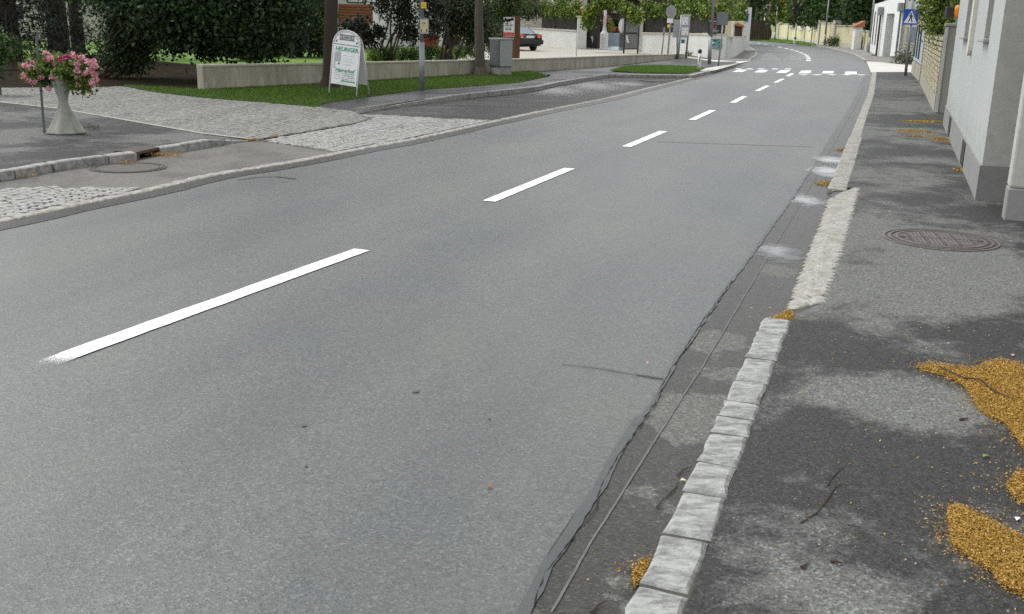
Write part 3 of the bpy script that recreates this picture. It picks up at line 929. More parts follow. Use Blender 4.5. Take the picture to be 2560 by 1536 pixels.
fa = offset(KB, -.1) + [offset(NOSE, -.1)[0], offset(NOSE, -.1)[1], offset(NOSE, -.1)[2]]
fb = VF + [G(1392, 177.5)] + [p for p in WB[4:]] + GL([(1790, 160), (1838, 159)])
da_, db_ = lines(fa), lines(fb)
A_, B_ = [], []
for i in range(81):
    t_ = i / 80
    p_, q_ = along(fa, da_[-1] * t_, da_), along(fb, db_[-1] * t_, db_)
    sa_ = da_[-1] * t_
    A_.append((p_.x, p_.y, .012 + (FZ - .016) * min(1, sa_ / 4)))
    B_.append((q_.x, q_.y, VZ - .012 + (FZ - VZ) * max(0, min(1, (t_ - .6) / .2))))
MB().strip(A_, B_).build('far_pavement', 'far_pavement_asphalt', **ST)
VERGE = VF + list(reversed([p + Vector((0, 0, 0)) for p in WB[:4]])) + GL([(400, 222), (310, 216), (400, 234), (521, 248), (622, 255), (754, 267)])
MB().prism(VERGE if sum((a[0] - b[0]) * (a[1] + b[1]) for a, b in zip(VERGE, VERGE[1:] + VERGE[:1])) > 0 else VERGE[::-1], -.05, VZ).build('verge', 'verge_soil', **ST)
blades('verge_grass', VERGE, 60000, .045, VZ - .004, 'grass_blade', label='short dark green grass of the verge before the low concrete wall', cat='grass', kind='stuff')
sheet('verge_end_paving', GL([(1352, 188), (1331, 180), (1400, 175.6), (1392, 188)]), .014, 'far_pavement_asphalt', **ST)
ISG = GL([zd(930, 350), zd(1040, 315), zd(1110, 297), zd(1450, 292), zd(1800, 305), zd(1900, 325), zd(1850, 350), zd(1720, 380), zd(1280, 376)])
sheet('island_soil', ISG, FZ + .002, 'verge_soil', **ST)
blades('island_grass', ISG, 24000, .05, FZ, 'grass_bright', label='bright green grass on the small kerbed island by the bay', cat='grass', kind='stuff')
sheet('crossing_pad', GL([zd(1840, 320), zd(1930, 290), zd(2060, 270), zd(2240, 248), zd(2060, 300), zd(1990, 318)], FZ), FZ + .002, 'pad_concrete', **ST)
sheet('island_pad', GL([zd(1480, 288), zd(1500, 300), zd(1830, 302), zd(1850, 293)], FZ), FZ + .004, 'pad_concrete', **ST)
for p, rx in [(zc(1060, 660), .5), (zc(660, 562), .22), (zc(790, 542), .25), (zc(1030, 503), .3)]:
    pass
for i, (p, rx, ry) in enumerate([(zd(420, 525), 4.2, 1.0), (zd(800, 478), 4.6, 1.1), (zd(1060, 452), 2.4, .8)]):
    blob('puddle', G(*p), rx, ry, RA + .12, .0 + .001 * i, 'wet_film', label='long bright puddle in the wet parking bay, ' + ['left one below the kerb bend', 'largest one in the middle', 'small one toward the grass island'][i], cat='puddle', group='puddles in the wet parking bay')
for i, (p, rx, ry) in enumerate([(zc(660, 562), .3, .09), (zc(790, 542), .3, .08), (zc(1020, 502), .42, .07)]):
    blob('damp_patch', G(*p), rx, ry, .1, -.0005, 'sealant', bpy.data.objects['parking_bay.001'])
# yard behind the low wall, garden, lawn, soil under the trees
sheet('yard', [WB[2] + Vector((-1, 1, 0))] + [p + Vector((0, .1, 0)) for p in WB[3:]] + GL([(1830, 150), (1830, 139), (1700, 126), (1456, 114), (1200, 100)]), -.01, 'gravel_yard', **ST)
sheet('lawn', GL([(-200, 150), (240, 150), (480, 165), (815, 160), (1000, 160), (1100, 140), (1100, 100), (900, 93), (-200, 90)]), -.012, 'lawn', **ST)
sheet('tree_soil', GL([(-400, 245), (-150, 240), (0, 222), (222, 222), (303, 218), (400, 223), (509, 226), (520, 165), (240, 138), (-400, 130)]), -.002, 'soil', **ST)
# corner pavement round the white wall
CK = GL([zE(2330, 940), zE(2400, 890), zE(2445, 850), zE(2420, 800), zE(2320, 730), zE(2210, 715)])
sheet('corner_pavement', [p for p in offset(CK, -.1)] + GL([(1848, 112), (1830, 138), (1815, 143), (1760, 143), (1700, 137), (1780, 149.5), (1840, 153.5)]), .02, 'walk_grey', **ST)
kerbC = MB().strip(offset(CK, -.02), offset(CK, -.12), .01).build('kerb', 'joint_sand', **ST)
kerbrun(CK, 1.2, .16, -.04, .05, kerbC, 'granite_white', off=-.08)
sheet('side_apron', GL([(1722, 150), (1775, 148.5), (1880, 152), (1846, 160)]), .003, 'pad_concrete', **ST)
# far right pavement, white concrete crossover, verge before the yellow wall
sheet('crossover', GL([k5(780, 1150), k5(1060, 1165), k5(1640, 1232), k5(1620, 1362), k5(870, 1366)]), .03, 'pad_concrete', **ST)
sheet('far_walk', GL([(2164, 154), (2135, 138), (2107, 130), (2070, 121), (2029, 115), (2060, 114), (2121, 118), (2168, 127), (2195, 141), (2260, 148), (2330, 158), (2290, 167), (2200, 157)]), .04, 'walk_grey', **ST)
FK = GL([(2164, 154), (2135, 138), (2107, 130), (2070, 121), (2029, 115)])
kerbFR = MB().strip(offset(FK, -.02), offset(FK, .1), .02).build('kerb', 'joint_sand', **ST)
kerbrun(FK, 1.5, .2, -.04, .07, kerbFR, 'granite_white', off=.05)
FV = GL([(2029, 114.5), (1986, 110), (1912, 103.5), (1859, 100.5), (1780, 96), (1780, 90), (1860, 92), (1925, 96), (1971, 100.5), (2022, 106.5), (2045, 111)])
sheet('far_verge', FV, .03, 'lawn', **ST)
blades('far_verge_grass', FV, 9000, .16, .02, 'grass_bright', label='rough grass strip below the long yellow wall', cat='grass', kind='stuff')
sheet('wood_floor', GL([(1500, 83), (1930, 93), (1930, 84), (1500, 77)]), -.02, 'verge_soil', **ST)

# ================================================================== RIGHT SIDE: house, gate post, walls
hd = (B0 - B1); hd.z = 0; hd.normalize()                   # along the street, away from the camera
hn = Vector((-hd.y, hd.x, 0))                              # towards the street
if hn.x > 0: hn = -hn
hin = -hn
HL = (B0 - B1).length
def hs_(x, y):                                             # (distance along wall, height) of a picture point on the street face
    p = onpl(x, y, B1, hn)
    return (p - B1).dot(hd), p.z
ZPL = PZ + hgt(B1, zH(1105, 870)[1]) - PZ                  # plinth top
house = thing('corner_house', 'pale blue-grey rendered house with darker plinth at the right edge of the picture', 'house', B1)
def HP(s, z, o=0.0):                                       # point of the street face
    p = B1 + hd * s + hn * o
    return Vector((p.x, p.y, z))
HT = 6.2
w1f, w1n = hs_(*zG(1868, 500))[0], hs_(*zG(1905, 560))[0]
w2f, w2n = hs_(*zG(1552, 500))[0], hs_(*zG(1590, 560))[0]
zs = hs_(*zG(1830, 590))[1]
w1, w2 = (1.3, 2.05), (5.1, 6.1)
ss = sorted([0, HL] + list(w1) + list(w2))
zz = [ZPL, zs, zs + 1.5, HT]
m = MB()
for a, b in zip(ss, ss[1:]):
    for z0, z1 in zip(zz, zz[1:]):
        if (a, b) in (w1, w2) and z0 == zs:
            continue
        m.quad(HP(a, z0), HP(a, z1), HP(b, z1), HP(b, z0))
m.build('street_wall', 'render_blue', house)
for (a, b) in (w1, w2):
    wn = MB()
    D_ = -.17
    for q in ([HP(b, zs), HP(b, zs + 1.5), HP(b, zs + 1.5, D_), HP(b, zs, D_)], [HP(a, zs), HP(a, zs, D_), HP(a, zs + 1.5, D_), HP(a, zs + 1.5)], [HP(a, zs + 1.5), HP(a, zs + 1.5, D_), HP(b, zs + 1.5, D_), HP(b, zs + 1.5)], [HP(a, zs), HP(b, zs), HP(b, zs, D_), HP(a, zs, D_)]):
        wn.quad(*q)
    wo = wn.build('window', 'render_grey', house)
    MB().cbox(HP((a + b) / 2, zs + .75, D_ + .01), hd, hn, UP, b - a, .02, 1.5).build('pane', 'glass_dark', wo)
    MB().cbox(HP((a + b) / 2, zs + .75, D_ + .03), hd, hn, UP, .06, .04, 1.5).build('frame', 'white_plastic', wo)
    MB().cbox(HP((a + b) / 2, zs - .02, .005), hd, hn, UP, b - a + .06, .11, .04).build('sill', 'sill_stone', wo, bevel=.008)
pl = MB().cbox(HP(HL / 2, (ZPL - .03) / 2, .004), hd, hn, UP, HL, .03, ZPL + .03).build('plinth', 'plinth_grey', house)
for x0, y0, x1, y1 in [(825, 460, 800, 625), (962, 655, 925, 880)]:
    sa = hs_(*zH((x0 + x1) / 2 - 10, (y0 + y1) / 2))[0]
    MB().cbox(HP(sa, ZPL * .5 + .03, .022), hd, hn, UP, .55, .012, ZPL - .1).build('cellar_vent', 'iron_dark', pl)
# end wall facing the camera, with returns
C2 = G(*zH(1212, 1184), PZ)
ew = MB()
e1 = B1 + hin * .42
ew.quad(B1 + UP * (ZPL - PZ), e1 + UP * (ZPL - PZ), Vector((e1.x, e1.y, HT)), Vector((B1.x, B1.y, HT)))
ew.build('end_wall', 'render_grey', house)
ep = MB()
ep.quad(B1 - hd * .004 - UP * .05, e1 - hd * .004 - UP * .05, e1 - hd * .004 + UP * (ZPL - PZ), B1 - hd * .004 + UP * (ZPL - PZ))
ep.build('end_plinth', 'plinth_grey', house)
def pier(c, s0, wd, name, topm, plm, zp):
    a = c
    MB().cbox(a + hin * (wd / 2) - hd * (s0 / 2) + UP * ((HT + zp) / 2 - PZ), hd, hin, UP, s0, wd, HT - zp).build(name, topm, house, bevel=.02)
    MB().cbox(a + hin * (wd / 2) - hd * (s0 / 2) + UP * (zp / 2 - PZ), hd, hin, UP, s0 + .012, wd + .012, zp).build(name + '_foot', plm, house, bevel=.015)
pier(e1 + hd * .3, .42, .5, 'door_pilaster', 'render_grey', 'plinth_grey', ZPL - .03)
C3 = G(*zH(1283, 1340), PZ)
pier(C3 + hd * .02, .2, 3.2, 'front_pier', 'render_grey', 'plinth_grey', hgt(C3, zH(1350, 1050)[1]))
MB().tube(e1 + hin * .2 - hd * .18, Vector(((e1 + hin * .2 - hd * .18).x, (e1 + hin * .2 - hd * .18).y, HT)), .035, n=12).build('corner_bead', 'render_blue', house, smooth=True)
# rounded pale plaster strip hanging down the wall between the windows
sp, zp0 = 3.9, hs_(*zG(1650, 875))[1]
cp = MB()
pts = []
for i in range(9):
    a = math.pi * i / 8
    pts.append((math.cos(a) * .1, -math.sin(a) * .1))
ring = [(sp + x, zp0 + .11 + y) for x, y in pts] + [(sp - .11, HT - .1), (sp + .11, HT - .1)]
cp.hexa([HP(a, b, .001) for a, b in ring], [HP(a, b, .05) for a, b in ring])
cp.build('plaster_strip', 'cream_patch', house)
rb = MB()
r0_, r1_ = HP(-.3, HT, .35), HP(HL + .3, HT, .35)
rb.hexa([r0_, r1_, r1_ - hn * 8, r0_ - hn * 8], [r0_ + UP * .2, r1_ + UP * .2, r1_ - hn * 4 + UP * 3, r0_ - hn * 4 + UP * 3])
rb.build('roof', 'roof_tile', house)
MB().cbox(HP(HL - .01, HT / 2, -3), hd, hn, UP, .02, 6, HT).build('far_wall', 'render_grey', house)
# concrete gate post
gt = hgt(GP, zG(1330, 455)[1])
gpo = thing('gate_post', 'square concrete gate post between the pale house and the brick wall', 'gate post', GP)
MB().cbox(GP + hin * .22 + hd * .12 + UP * (gt / 2), hd, hin, UP, .24, .44, gt).build('shaft', 'post_concrete', gpo, bevel=.012)
MB().cbox(GP + hin * .22 + hd * .12 + UP * (gt + .03), hd, hin, UP, .3, .5, .06).build('cap', 'post_concrete', gpo, bevel=.015)
MB().cbox(GP + hin * .015 + hd * .0 + UP * (gt / 2), hd, hin, UP, .05, .06, gt - .02).build('lit_edge', 'post_lit', gpo)  # paler strip, brighter light on the street side painted in
gd = thing('garden_door', 'dark narrow door leaf in the gap beside the concrete gate post', 'door', GP + hin * .5)
MB().cbox(GP + hin * .95 + hd * .2 + UP * (gt / 2), hd, hin, UP, .05, .9, gt - .05).build('leaf', 'dark_metal', gd)
MB().cbox(GP + hin * .6 + hd * .16 + UP * 1.0, hd, hin, UP, .06, .12, .02).build('handle', 'chrome', gd)
# wall of yellow bricks
bwall = thing('brick_wall', 'weathered yellow brick garden wall under the overhanging hedge', 'wall', BW0)
q0, q1 = GP + hd * .26, Vector((BW0.x, BW0.y, PZ))
bl = (q1 - q0).length
bdv = (q1 - q0).normalized(); bnv = Vector((-bdv.y, bdv.x, 0))
bh = hgt(q0, zG(1270, 545)[1])
bh2 = hgt(q1, zG(965, 575)[1])
bt = (bh + bh2) / 2
MB().cbox(q0.lerp(q1, .5) - bnv * .14 + UP * (bt / 2), bdv, bnv, UP, bl, .26, bt).build('core', 'mortar', bwall)
MB().cbox(q0.lerp(q1, .5) + bnv * .0 + UP * .14, bdv, bnv, UP, bl, .05, .36).build('footing', 'concrete_wall', bwall)
br = bpy.data.meshes.new('brick')
mm = MB(); mm.cbox((0, 0, 0), (1, 0, 0), (0, 1, 0), (0, 0, 1), 1, 1, 1)
br.from_pydata(mm.v, [], mm.f); br.materials.append(MATS['yellow_brick'])
rows = 11
rh = (bt - .36) / rows
bw_ = .62
nb = 0
for r_ in range(rows):
    s = -bw_ / 2 * (r_ % 2)
    while s < bl:
        a, b = max(0, s), min(bl, s + bw_)
        if b - a > .08:
            o = bpy.data.objects.new('brick', br); C.objects.link(o)
            c = q0 + bdv * ((a + b) / 2) - bnv * .002 + UP * (.34 + rh * (r_ + .5))
            o.matrix_world = Matrix.Translation(c) @ Matrix.Rotation(math.atan2(bdv.y, bdv.x), 4, 'Z') @ Matrix.Diagonal((b - a - .025, .06 + random.uniform(-.012, .012), rh - .03, 1))
            o.parent = bwall; o.matrix_parent_inverse = Matrix.Translation(-bwall.location)
            nb += 1
        s += bw_
# blue-grey panel wall with iron rods
bp = thing('panel_wall', 'light blue-grey rendered wall end with thin rods behind the crossing sign', 'wall', BW1)
pd = (BW1 - BW0).normalized(); pn = Vector((-pd.y, pd.x, 0)); plen = (BW1 - BW0).length
ph_ = hgt(BW0, zG(930, 520)[1])
MB().cbox(BW0.lerp(BW1, .52) - pn * .1 + UP * (ph_ / 2 + .25), pd, pn, UP, plen * .96, .2, ph_ - .5).build('panel', 'blue_panel', bp)
MB().cbox(BW0.lerp(BW1, .52) - pn * .1 + UP * .2, pd, pn, UP, plen * .97, .24, .5).build('footing', 'concrete_wall', bp)
MB().cbox(BW0 - pn * .12 + UP * (ph_ / 2), pd, pn, UP, .3, .34, ph_ + .05).build('end_post', 'post_concrete', bp)
for t in (.3, .55, .8):
    b_ = BW0.lerp(BW1, t) + pn * .05
    MB().tube(b_ + UP * (ph_ * .42), b_ + UP * (ph_ + .2), .025, n=6).build('rod', 'dark_metal', bp)
# hedge hanging over the brick wall
hb = thing('wall_hedge', 'variegated green hedge spilling over the top of the brick wall', 'hedge', q0.lerp(q1, .5) + hin * 1)
Ps = []
for i in range(26):
    c = q0.lerp(q1, random.uniform(.06, .92)) + hin * random.uniform(.05, .55) + UP * (bt + random.uniform(.15, 1.1))
    Ps.append(clumps(c, (.4, .7, .45), 26, 100, .13, .15))
Pv = np.concatenate(Ps)
leafmesh('foliage', Pv[::2], .075, 'leaf_vine', hb)
leafmesh('deeper_green_foliage', Pv[1::2], .075, 'leaf_mid', hb)  # every other leaf in a deeper green
leafmesh('pale_foliage', Pv[1::3], .07, 'leaf_olive', hb)
MB().path([q0.lerp(q1, .4) + hin * 1.2, q0.lerp(q1, .45) + hin * 1.1 + UP * 2.4], [.08, .04]).build('stem', 'bark', hb)
# amber warning lamp on a bracket above the post
wl = thing('amber_lamp', 'amber warning lamp on a bracket above the concrete gate post', 'lamp', GP)
lp = onY(*zG(1450, 180), (GP + hd * .3).y)
rl = 45 / 6.1825 / 2 / FP * GP.y * 1.0
MB().lathe(lp - UP * .12, [(.03, 0), (.055, .02), (.065, .07), (.065, .17), (.05, .22), (.02, .24)], 14).build('lens', 'orange_lamp', wl, smooth=True)
MB().tube(lp - UP * .12, Vector((lp.x, lp.y, gt)), .02).build('stem', 'galvanised', wl)
MB().cbox(lp + Vector((-.15, .05, -.02)), (1, 0, 0), (0, 1, 0), UP, .13, .1, .2).build('control_box', 'dark_metal', wl, bevel=.01)
# pedestrian crossing sign
sb = G(*zG(640, 1172), PZ)
sg = thing('crossing_sign', 'blue square pedestrian crossing sign with white triangle on a grey pole', 'road sign', sb)
c0, c1, c2, c3 = [onY(*zG(*p), sb.y - .08) for p in ((595, 382), (620, 138), (862, 152), (815, 385))]
xd = ((c2 - c1) + (c3 - c0)).normalized(); yd = (c1 - c0).normalized(); yd = (yd - xd * xd.dot(yd)).normalized()
nd = xd.cross(yd)
wS, hS = ((c2 - c1).length + (c3 - c0).length) / 2, (c1 - c0).length
wS = hS = (wS + hS) / 2
sc_ = (c0 + c1 + c2 + c3) / 4
tp = onY(*zG(765, 0), sb.y)
ax = (tp - sb).normalized()
MB().tube(sb, sb + ax * 2.2, .05, .05, 12).build('pole', 'weathered_pole', sg, smooth=True)
MB().tube(sb + ax * 2.2, sb + ax * 4.6, .055, .055, 12).build('upper_pole', 'white_plastic', sg, smooth=True)
pn_ = MB().cbox(sc_, xd, yd, nd, wS, hS, .03).build('plate', 'sign_blue', sg, bevel=.01)
def SP(u, v, o=.018):
    return sc_ + xd * (u * wS) + yd * (v * hS) + nd * o
MB().quad(SP(-.44, -.4), SP(.44, -.4), SP(0, .42)).build('triangle', 'sign_white', pn_)
fig = MB()
for P in [[(-.03, .2), (.03, .2), (.045, .14), (-.045, .14)], [(-.035, .25), (.03, .25), (.04, .2), (-.04, .2)], [(-.08, .12), (.07, .13), (.06, -.08), (-.05, -.08)], [(-.08, .12), (-.04, .1), (-.13, 0.02), (-.17, .03)], [(.07, .12), (.12, .06), (.11, -.02), (.075, .0), (.08, .05)], [(-.05, -.06), (.02, -.06), (-.1, -.32), (-.18, -.3)], [(.0, -.06), (.06, -.06), (.15, -.3), (.08, -.33)]]:
    fig.quad(*[SP(u, v, .021) for u, v in P])
fig.build('walking_figure', 'ink_black', pn_)
# thin white post with green plate behind it
wp = G(*zG(632, 890))
wo_ = thing('white_post', 'thin white post with small green plate behind the crossing sign', 'post', wp)
wt = onY(*zG(745, 0), wp.y)
MB().tube(wp, wp + (wt - wp) * 1.0, .05).build('shaft', 'white_plastic', wo_)
gq = onY(*zG(715, 605), wp.y - .1)
MB().cbox(gq, (1, 0, 0), (0, 1, 0), UP, .5, .03, .5).build('plate', 'sign_green', wo_)

# ---- white building with downpipes and its yellow wing
P0, P1, P2, P3 = G(2174, 130), G(2194, 142), G(2245, 147), G(2330, 150)
wb = thing('white_building', 'white flat-roofed annex with two dark downpipes and a recessed doorway', 'building', P1)
T0, T1, T2 = hgt(P0, 11), hgt(P1, 4), hgt(P2, -14)
def wall4(a, b, za_, zb_, z0=0.0, o=0.0):
    d = (b - a).normalized(); n = Vector((-d.y, d.x, 0))
    if n.y > 0: n = -n
    a, b = a + n * o, b + n * o
    return [Vector((a.x, a.y, z0)), Vector((b.x, b.y, z0)), Vector((b.x, b.y, zb_)), Vector((a.x, a.y, za_))]
m = MB(); m.quad(*wall4(P0, P1, T0, T1)); m.build('side_wall', 'white_render', wb)
fdir = (P2 - P1).normalized(); fn = Vector((fdir.y, -fdir.x, 0))
def fs_(x, y):
    p = onpl(x, y, P1, fn); return (p - P1).dot(fdir), p.z
r0s, r1s = fs_(*k5(1118, 700))[0], fs_(*k5(1262, 700))[0]
rt = fs_(*k5(1200, 255))[1]
def FPt(s, z, o=0.0):
    p = P1 + fdir * s + fn * o
    return Vector((p.x, p.y, z))
flen = (P2 - P1).length
m = MB()
tz = lambda s: T1 + (T2 - T1) * s / flen
m.quad(FPt(0, 0), FPt(r0s, 0), FPt(r0s, tz(r0s)), FPt(0, T1)); m.quad(FPt(r1s, 0), FPt(flen, 0), FPt(flen, T2), FPt(r1s, tz(r1s)))
m.quad(FPt(r0s, rt), FPt(r1s, rt), FPt(r1s, tz(r1s)), FPt(r0s, tz(r0s)))
for a in (r0s, r1s):
    m.quad(FPt(a, 0), FPt(a, 0, -.8), FPt(a, rt, -.8), FPt(a, rt))
m.quad(FPt(r0s, 0, -.8), FPt(r1s, 0, -.8), FPt(r1s, rt, -.8), FPt(r0s, rt, -.8)); m.quad(FPt(r0s, rt), FPt(r1s, rt), FPt(r1s, rt, -.8), FPt(r0s, rt, -.8))
m.build('front_wall', 'white_render', wb)
m = MB(); m.hexa([FPt(0, tz(0) - .02), FPt(flen, tz(flen) - .02), FPt(flen, T2 - .02, -6), Vector((P0.x, P0.y, T0 - .02)) - fn * 2], [FPt(0, tz(0) + .06), FPt(flen, tz(flen) + .06), FPt(flen, T2 + .06, -6), Vector((P0.x, P0.y, T0 + .06)) - fn * 2]); m.build('roof_edge', 'zinc', wb)
do = MB().cbox(FPt((r0s + r1s) / 2 + .1, rt * .33, -.76), fdir, fn, UP, .8, .06, rt * .66).build('door', 'dark_metal', wb)
MB().cbox(FPt((r0s + r1s) / 2 + .4, rt * .33, -.72), fdir, fn, UP, .04, .06, .3).build('handle', 'chrome', do)
MB().cbox(FPt((r0s + r1s) / 2 - .1, rt * .8, -.77), fdir, fn, UP, .45, .05, .3).build('vent', 'iron_dark', wb)
for x0, x1, yt in ((1100, 1000, 165), (1415, 1290, 90)):
    b_ = onpl(*k5(x1, 1060), P1, fn); t_ = onpl(*k5(x0, yt), P1, fn)
    s_ = (b_ - P1).dot(fdir); 
    if x0 == 1415: s_ = flen - .1
    dp = MB().tube(FPt(s_, .05, .12), FPt(s_, t_.z - .3, .12), .065, n=8).build('downpipe', 'iron_dark' if x0 == 1100 else 'sign_back_dark', wb)
    MB().cbox(FPt(s_, t_.z - .15, .16), fdir, fn, UP, .32, .3, .5).build('hopper', 'sign_back', dp, bevel=.03)
    MB().tube(FPt(s_, .06, .12), FPt(s_ - .25, .03, .3), .09, n=8).build('shoe', 'iron_dark', dp)
sdr = (P1 - P0).normalized(); sn = Vector((sdr.y, -sdr.x, 0))
for t in (.25, .6):
    p = P0.lerp(P1, t) + sn * .02
    MB().cbox(p + UP * 1.75, sdr, sn, UP, .22, .08, 2.3).build('slit_window', 'glass_dark', wb)
yw = thing('yellow_wing', 'pale yellow house wing with grey framed window beside the white annex', 'house', P2)
m = MB(); m.quad(*wall4(P2, P3, T2 - .3, T2 + 2.0, o=-.25)); m.build('wall', 'white_render', yw)
m = MB(); m.quad(*wall4(P2 + fdir * .5, P3, 2.6, 2.6, .7, o=-.24)); m.build('yellow_field', 'yellow_render', yw)
wn_ = onpl(*k5(1570, 640), P2, fn)
wf = MB().cbox(Vector((wn_.x, wn_.y, wn_.z)) - fn * .2, fdir, fn, UP, 1.5, .1, 1.05).build('window', 'sill_stone', yw)
MB().cbox(Vector((wn_.x, wn_.y, wn_.z)) - fn * .15, fdir, fn, UP, 1.3, .06, .85).build('pane', 'glass_sky', wf)
r_ = MB(); pA, pB = P2 + UP * (T2 - .1) - fn * -.6, P3 + UP * (T2 + 2.2) - fn * -.6
r_.hexa([pA, pB, pB - fn * 6, pA - fn * 6], [pA + UP * .2, pB + UP * .2, pB - fn * 6 + UP * 1.5, pA - fn * 6 + UP * 1.5]); r_.build('roof', 'dark_brown', yw)
# small tiled shed behind it
tb = G(2172, 128)
sh = thing('tiled_shed', 'small white shed with red tiled eave left of the white annex', 'shed', tb)
p_ = tb + Vector((-.4, 3, 0)); shh = hgt(p_, k5(0, 480)[1])
MB().cbox(p_ + Vector((.45, .4, shh / 2)), (1, 0, 0), (0, 1, 0), UP, .6, .6, shh).build('wall', 'white_render', sh)
m = MB(); a = p_ + Vector((.0, -.2, shh - .1)); m.hexa([a, a + Vector((.8, 0, 0)), a + Vector((.8, 1, 0)), a + Vector((0, 1, 0))], [a + Vector((0, 0, .08)), a + Vector((.8, 0, .5)), a + Vector((.8, 1, .5)), a + Vector((0, 1, .08))]); m.build('roof', 'roof_tile', sh)

def scribble(o, xd, yd, width, h, mat, parent, gap=.25):   # a line of print too small to read in the photograph
    xd, yd = Vector(xd).normalized(), Vector(yd).normalized()
    nn = xd.cross(yd)
    m = MB()
    x = 0.0
    o = Vector(o)
    while x < width - .4 * h:
        cw_ = h * random.choice((.45, .55, .6, .7))
        if random.random() > .12:
            R4 = lambda a, b, c, d: m.quad(*[o + xd * u + yd * v + nn * .002 for u, v in ((x + a, b), (x + c, b), (x + c, d), (x + a, d))])
            R4(0, 0, .2 * h, h)
            k = random.random()
            if k > .3: R4(cw_ - .18 * h, 0, cw_, h * random.choice((1, .6)))
            if k > .5: R4(.2 * h, h * .78, cw_ - .18 * h, h)
            if k < .6: R4(.2 * h, h * .38, cw_ - .18 * h, h * .58)
            if k > .75: R4(.2 * h, 0, cw_ - .18 * h, h * .2)
        x += cw_ + gap * h
    return m.build('print_line', mat, parent)

# ================================================================== FAR END: yellow wall, lamps, posts, trees
YB = GL([(1926.7, 97), (1971, 101), (2022, 107), (2060, 114.2), (2121, 119), (2170, 127)])
yT = [57, 58, 60, 52, 58, 72]
ywall = thing('yellow_wall', 'long pale yellow garden wall with grey pillars along the far bend', 'wall', YB[0])
dY = lines(YB)
hY = [hgt(p, y) for p, y in zip(YB, yT)]
def hat(s):
    for i in range(len(dY) - 1):
        if s <= dY[i + 1]:
            t = (s - dY[i]) / (dY[i + 1] - dY[i]); return hY[i] * (1 - t) + hY[i + 1] * t
    return hY[-1]
nP = 9
for i in range(nP):
    s0, s1 = dY[-1] * i / nP, dY[-1] * (i + 1) / nP
    a, b = along(YB, s0, dY), along(YB, s1, dY)
    h0 = min(hat(s0), hat(s1)) * (.93 if i in (0, 1, 6, 7) else .86)
    m = MB()
    K = 8
    d = (b - a).normalized()
    for j in range(K):                         # wall top sags between the pillars
        t0, t1 = j / K, (j + 1) / K
        sg_ = .55 if i in (2, 3, 4, 5) else .0
        z0, z1 = h0 - sg_ * math.sin(math.pi * t0), h0 - sg_ * math.sin(math.pi * t1)
        m.obox(a.lerp(b, t0), a.lerp(b, t1), .3, .4, z0, z1b=z1)
    pn2 = m.build('panel', 'yellow_render', ywall)
    MB().obox(a, b, .36, -.05, .42).build('footing', 'pale_trim', ywall)
    c = MB()
    for j in range(K):
        t0, t1 = j / K, (j + 1) / K
        z0, z1 = h0 - sg_ * math.sin(math.pi * t0), h0 - sg_ * math.sin(math.pi * t1)
        c.obox(a.lerp(b, t0), a.lerp(b, t1), .42, z0, z0 + .1, z0b=z1, z1b=z1 + .1)
    c.build('coping', 'pale_trim', pn2)
    hp = hat(s0)
    w_ = 1.1 if i in (6, 7) else .5
    MB().obox(a - d * w_ / 2, a + d * w_ / 2, .6, -.05, hp + .12).build('pillar', 'pale_trim', ywall)
def bush(name, label, c, rad, mat, leaf, K=40, per=60, spread=.25, cat='shrub', group=None, stem=True, aspect=.6, shell=.3, mat2=None):
    c = Vector(c)
    t = thing(name, label, cat, (c.x, c.y, 0), group)
    P = clumps((c.x, c.y, c.z), rad, K, per, spread, shell, .02)
    if mat2:
        k = rng.uniform(size=len(P)) < .35
        leafmesh('pale_foliage', P[k], leaf, mat2, t, aspect); P = P[~k]
    leafmesh('foliage', P, leaf, mat, t, aspect)
    if stem:
        m = MB()
        for i in range(5):
            e = Vector((c.x + random.uniform(-.5, .5) * rad[0], c.y + random.uniform(-.5, .5) * rad[1], c.z + random.uniform(-.2, .5) * rad[2]))
            m.path([Vector((c.x + random.uniform(-.1, .1) * rad[0], c.y, 0)), Vector((c.x, c.y, 0)).lerp(e, .55) + Vector((random.uniform(-.1, .1) * rad[0], 0, 0)), e], [.025 * rad[2] + .01, .018 * rad[2] + .008, .006], 6)
        m.build('stem', 'bark_grey', t)
    return t
p = G(2097, 117.5); bush('low_shrub', 'wide low shrub bed along the foot of the yellow wall', p + UP * .45, (1.7, .9, .5), 'leaf_mid', .13, 40, 50, .2, mat2='leaf_olive')
p = G(2155, 125); bush('low_shrub', 'rounded low shrub where the yellow wall meets the white shed', p + UP * .5, (.9, .7, .55), 'leaf_mid', .12, 30, 50, .18)
p = G(*k5(1510, 1040)); bush('planter_shrub', 'small olive shrub at the foot of the white annex corner', p + UP * .55, (.6, .5, .4), 'leaf_dark', .1, 20, 40, .15)
p = G(*k5(1530, 1200)); bush('planter_shrub', 'pale leafed shrub beside the pole of the crossing sign', p + UP * .35, (.9, .6, .5), 'leaf_olive', .1, 25, 40, .15)
for i, (x0, y0, x1, y1) in enumerate([(890, 1080, 960, 800), (1340, 1140, 1450, 800), (1530, 1120, 1560, 790)]):
    a = G(*k4(x0, y0)); b = onY(*k4(x1, y1), a.y)
    t = thing('wall_creeper', 'dark green creeper climbing the yellow wall, ' + ['leftmost of three', 'middle of three', 'rightmost of three'][i], 'creeper', a, 'creepers on the yellow wall')
    P = np.concatenate([np.array(a.lerp(b, s)) + rng.normal(size=(90, 3)) * (.32 * (1.1 - s * .7), .15, .22) for s in np.linspace(.04, 1, 14)])
    leafmesh('foliage', P, .22, 'leaf_dark', t)
    MB().path([a, a.lerp(b, .5), b], [.06, .05, .02], 6).build('stem', 'bark', t)
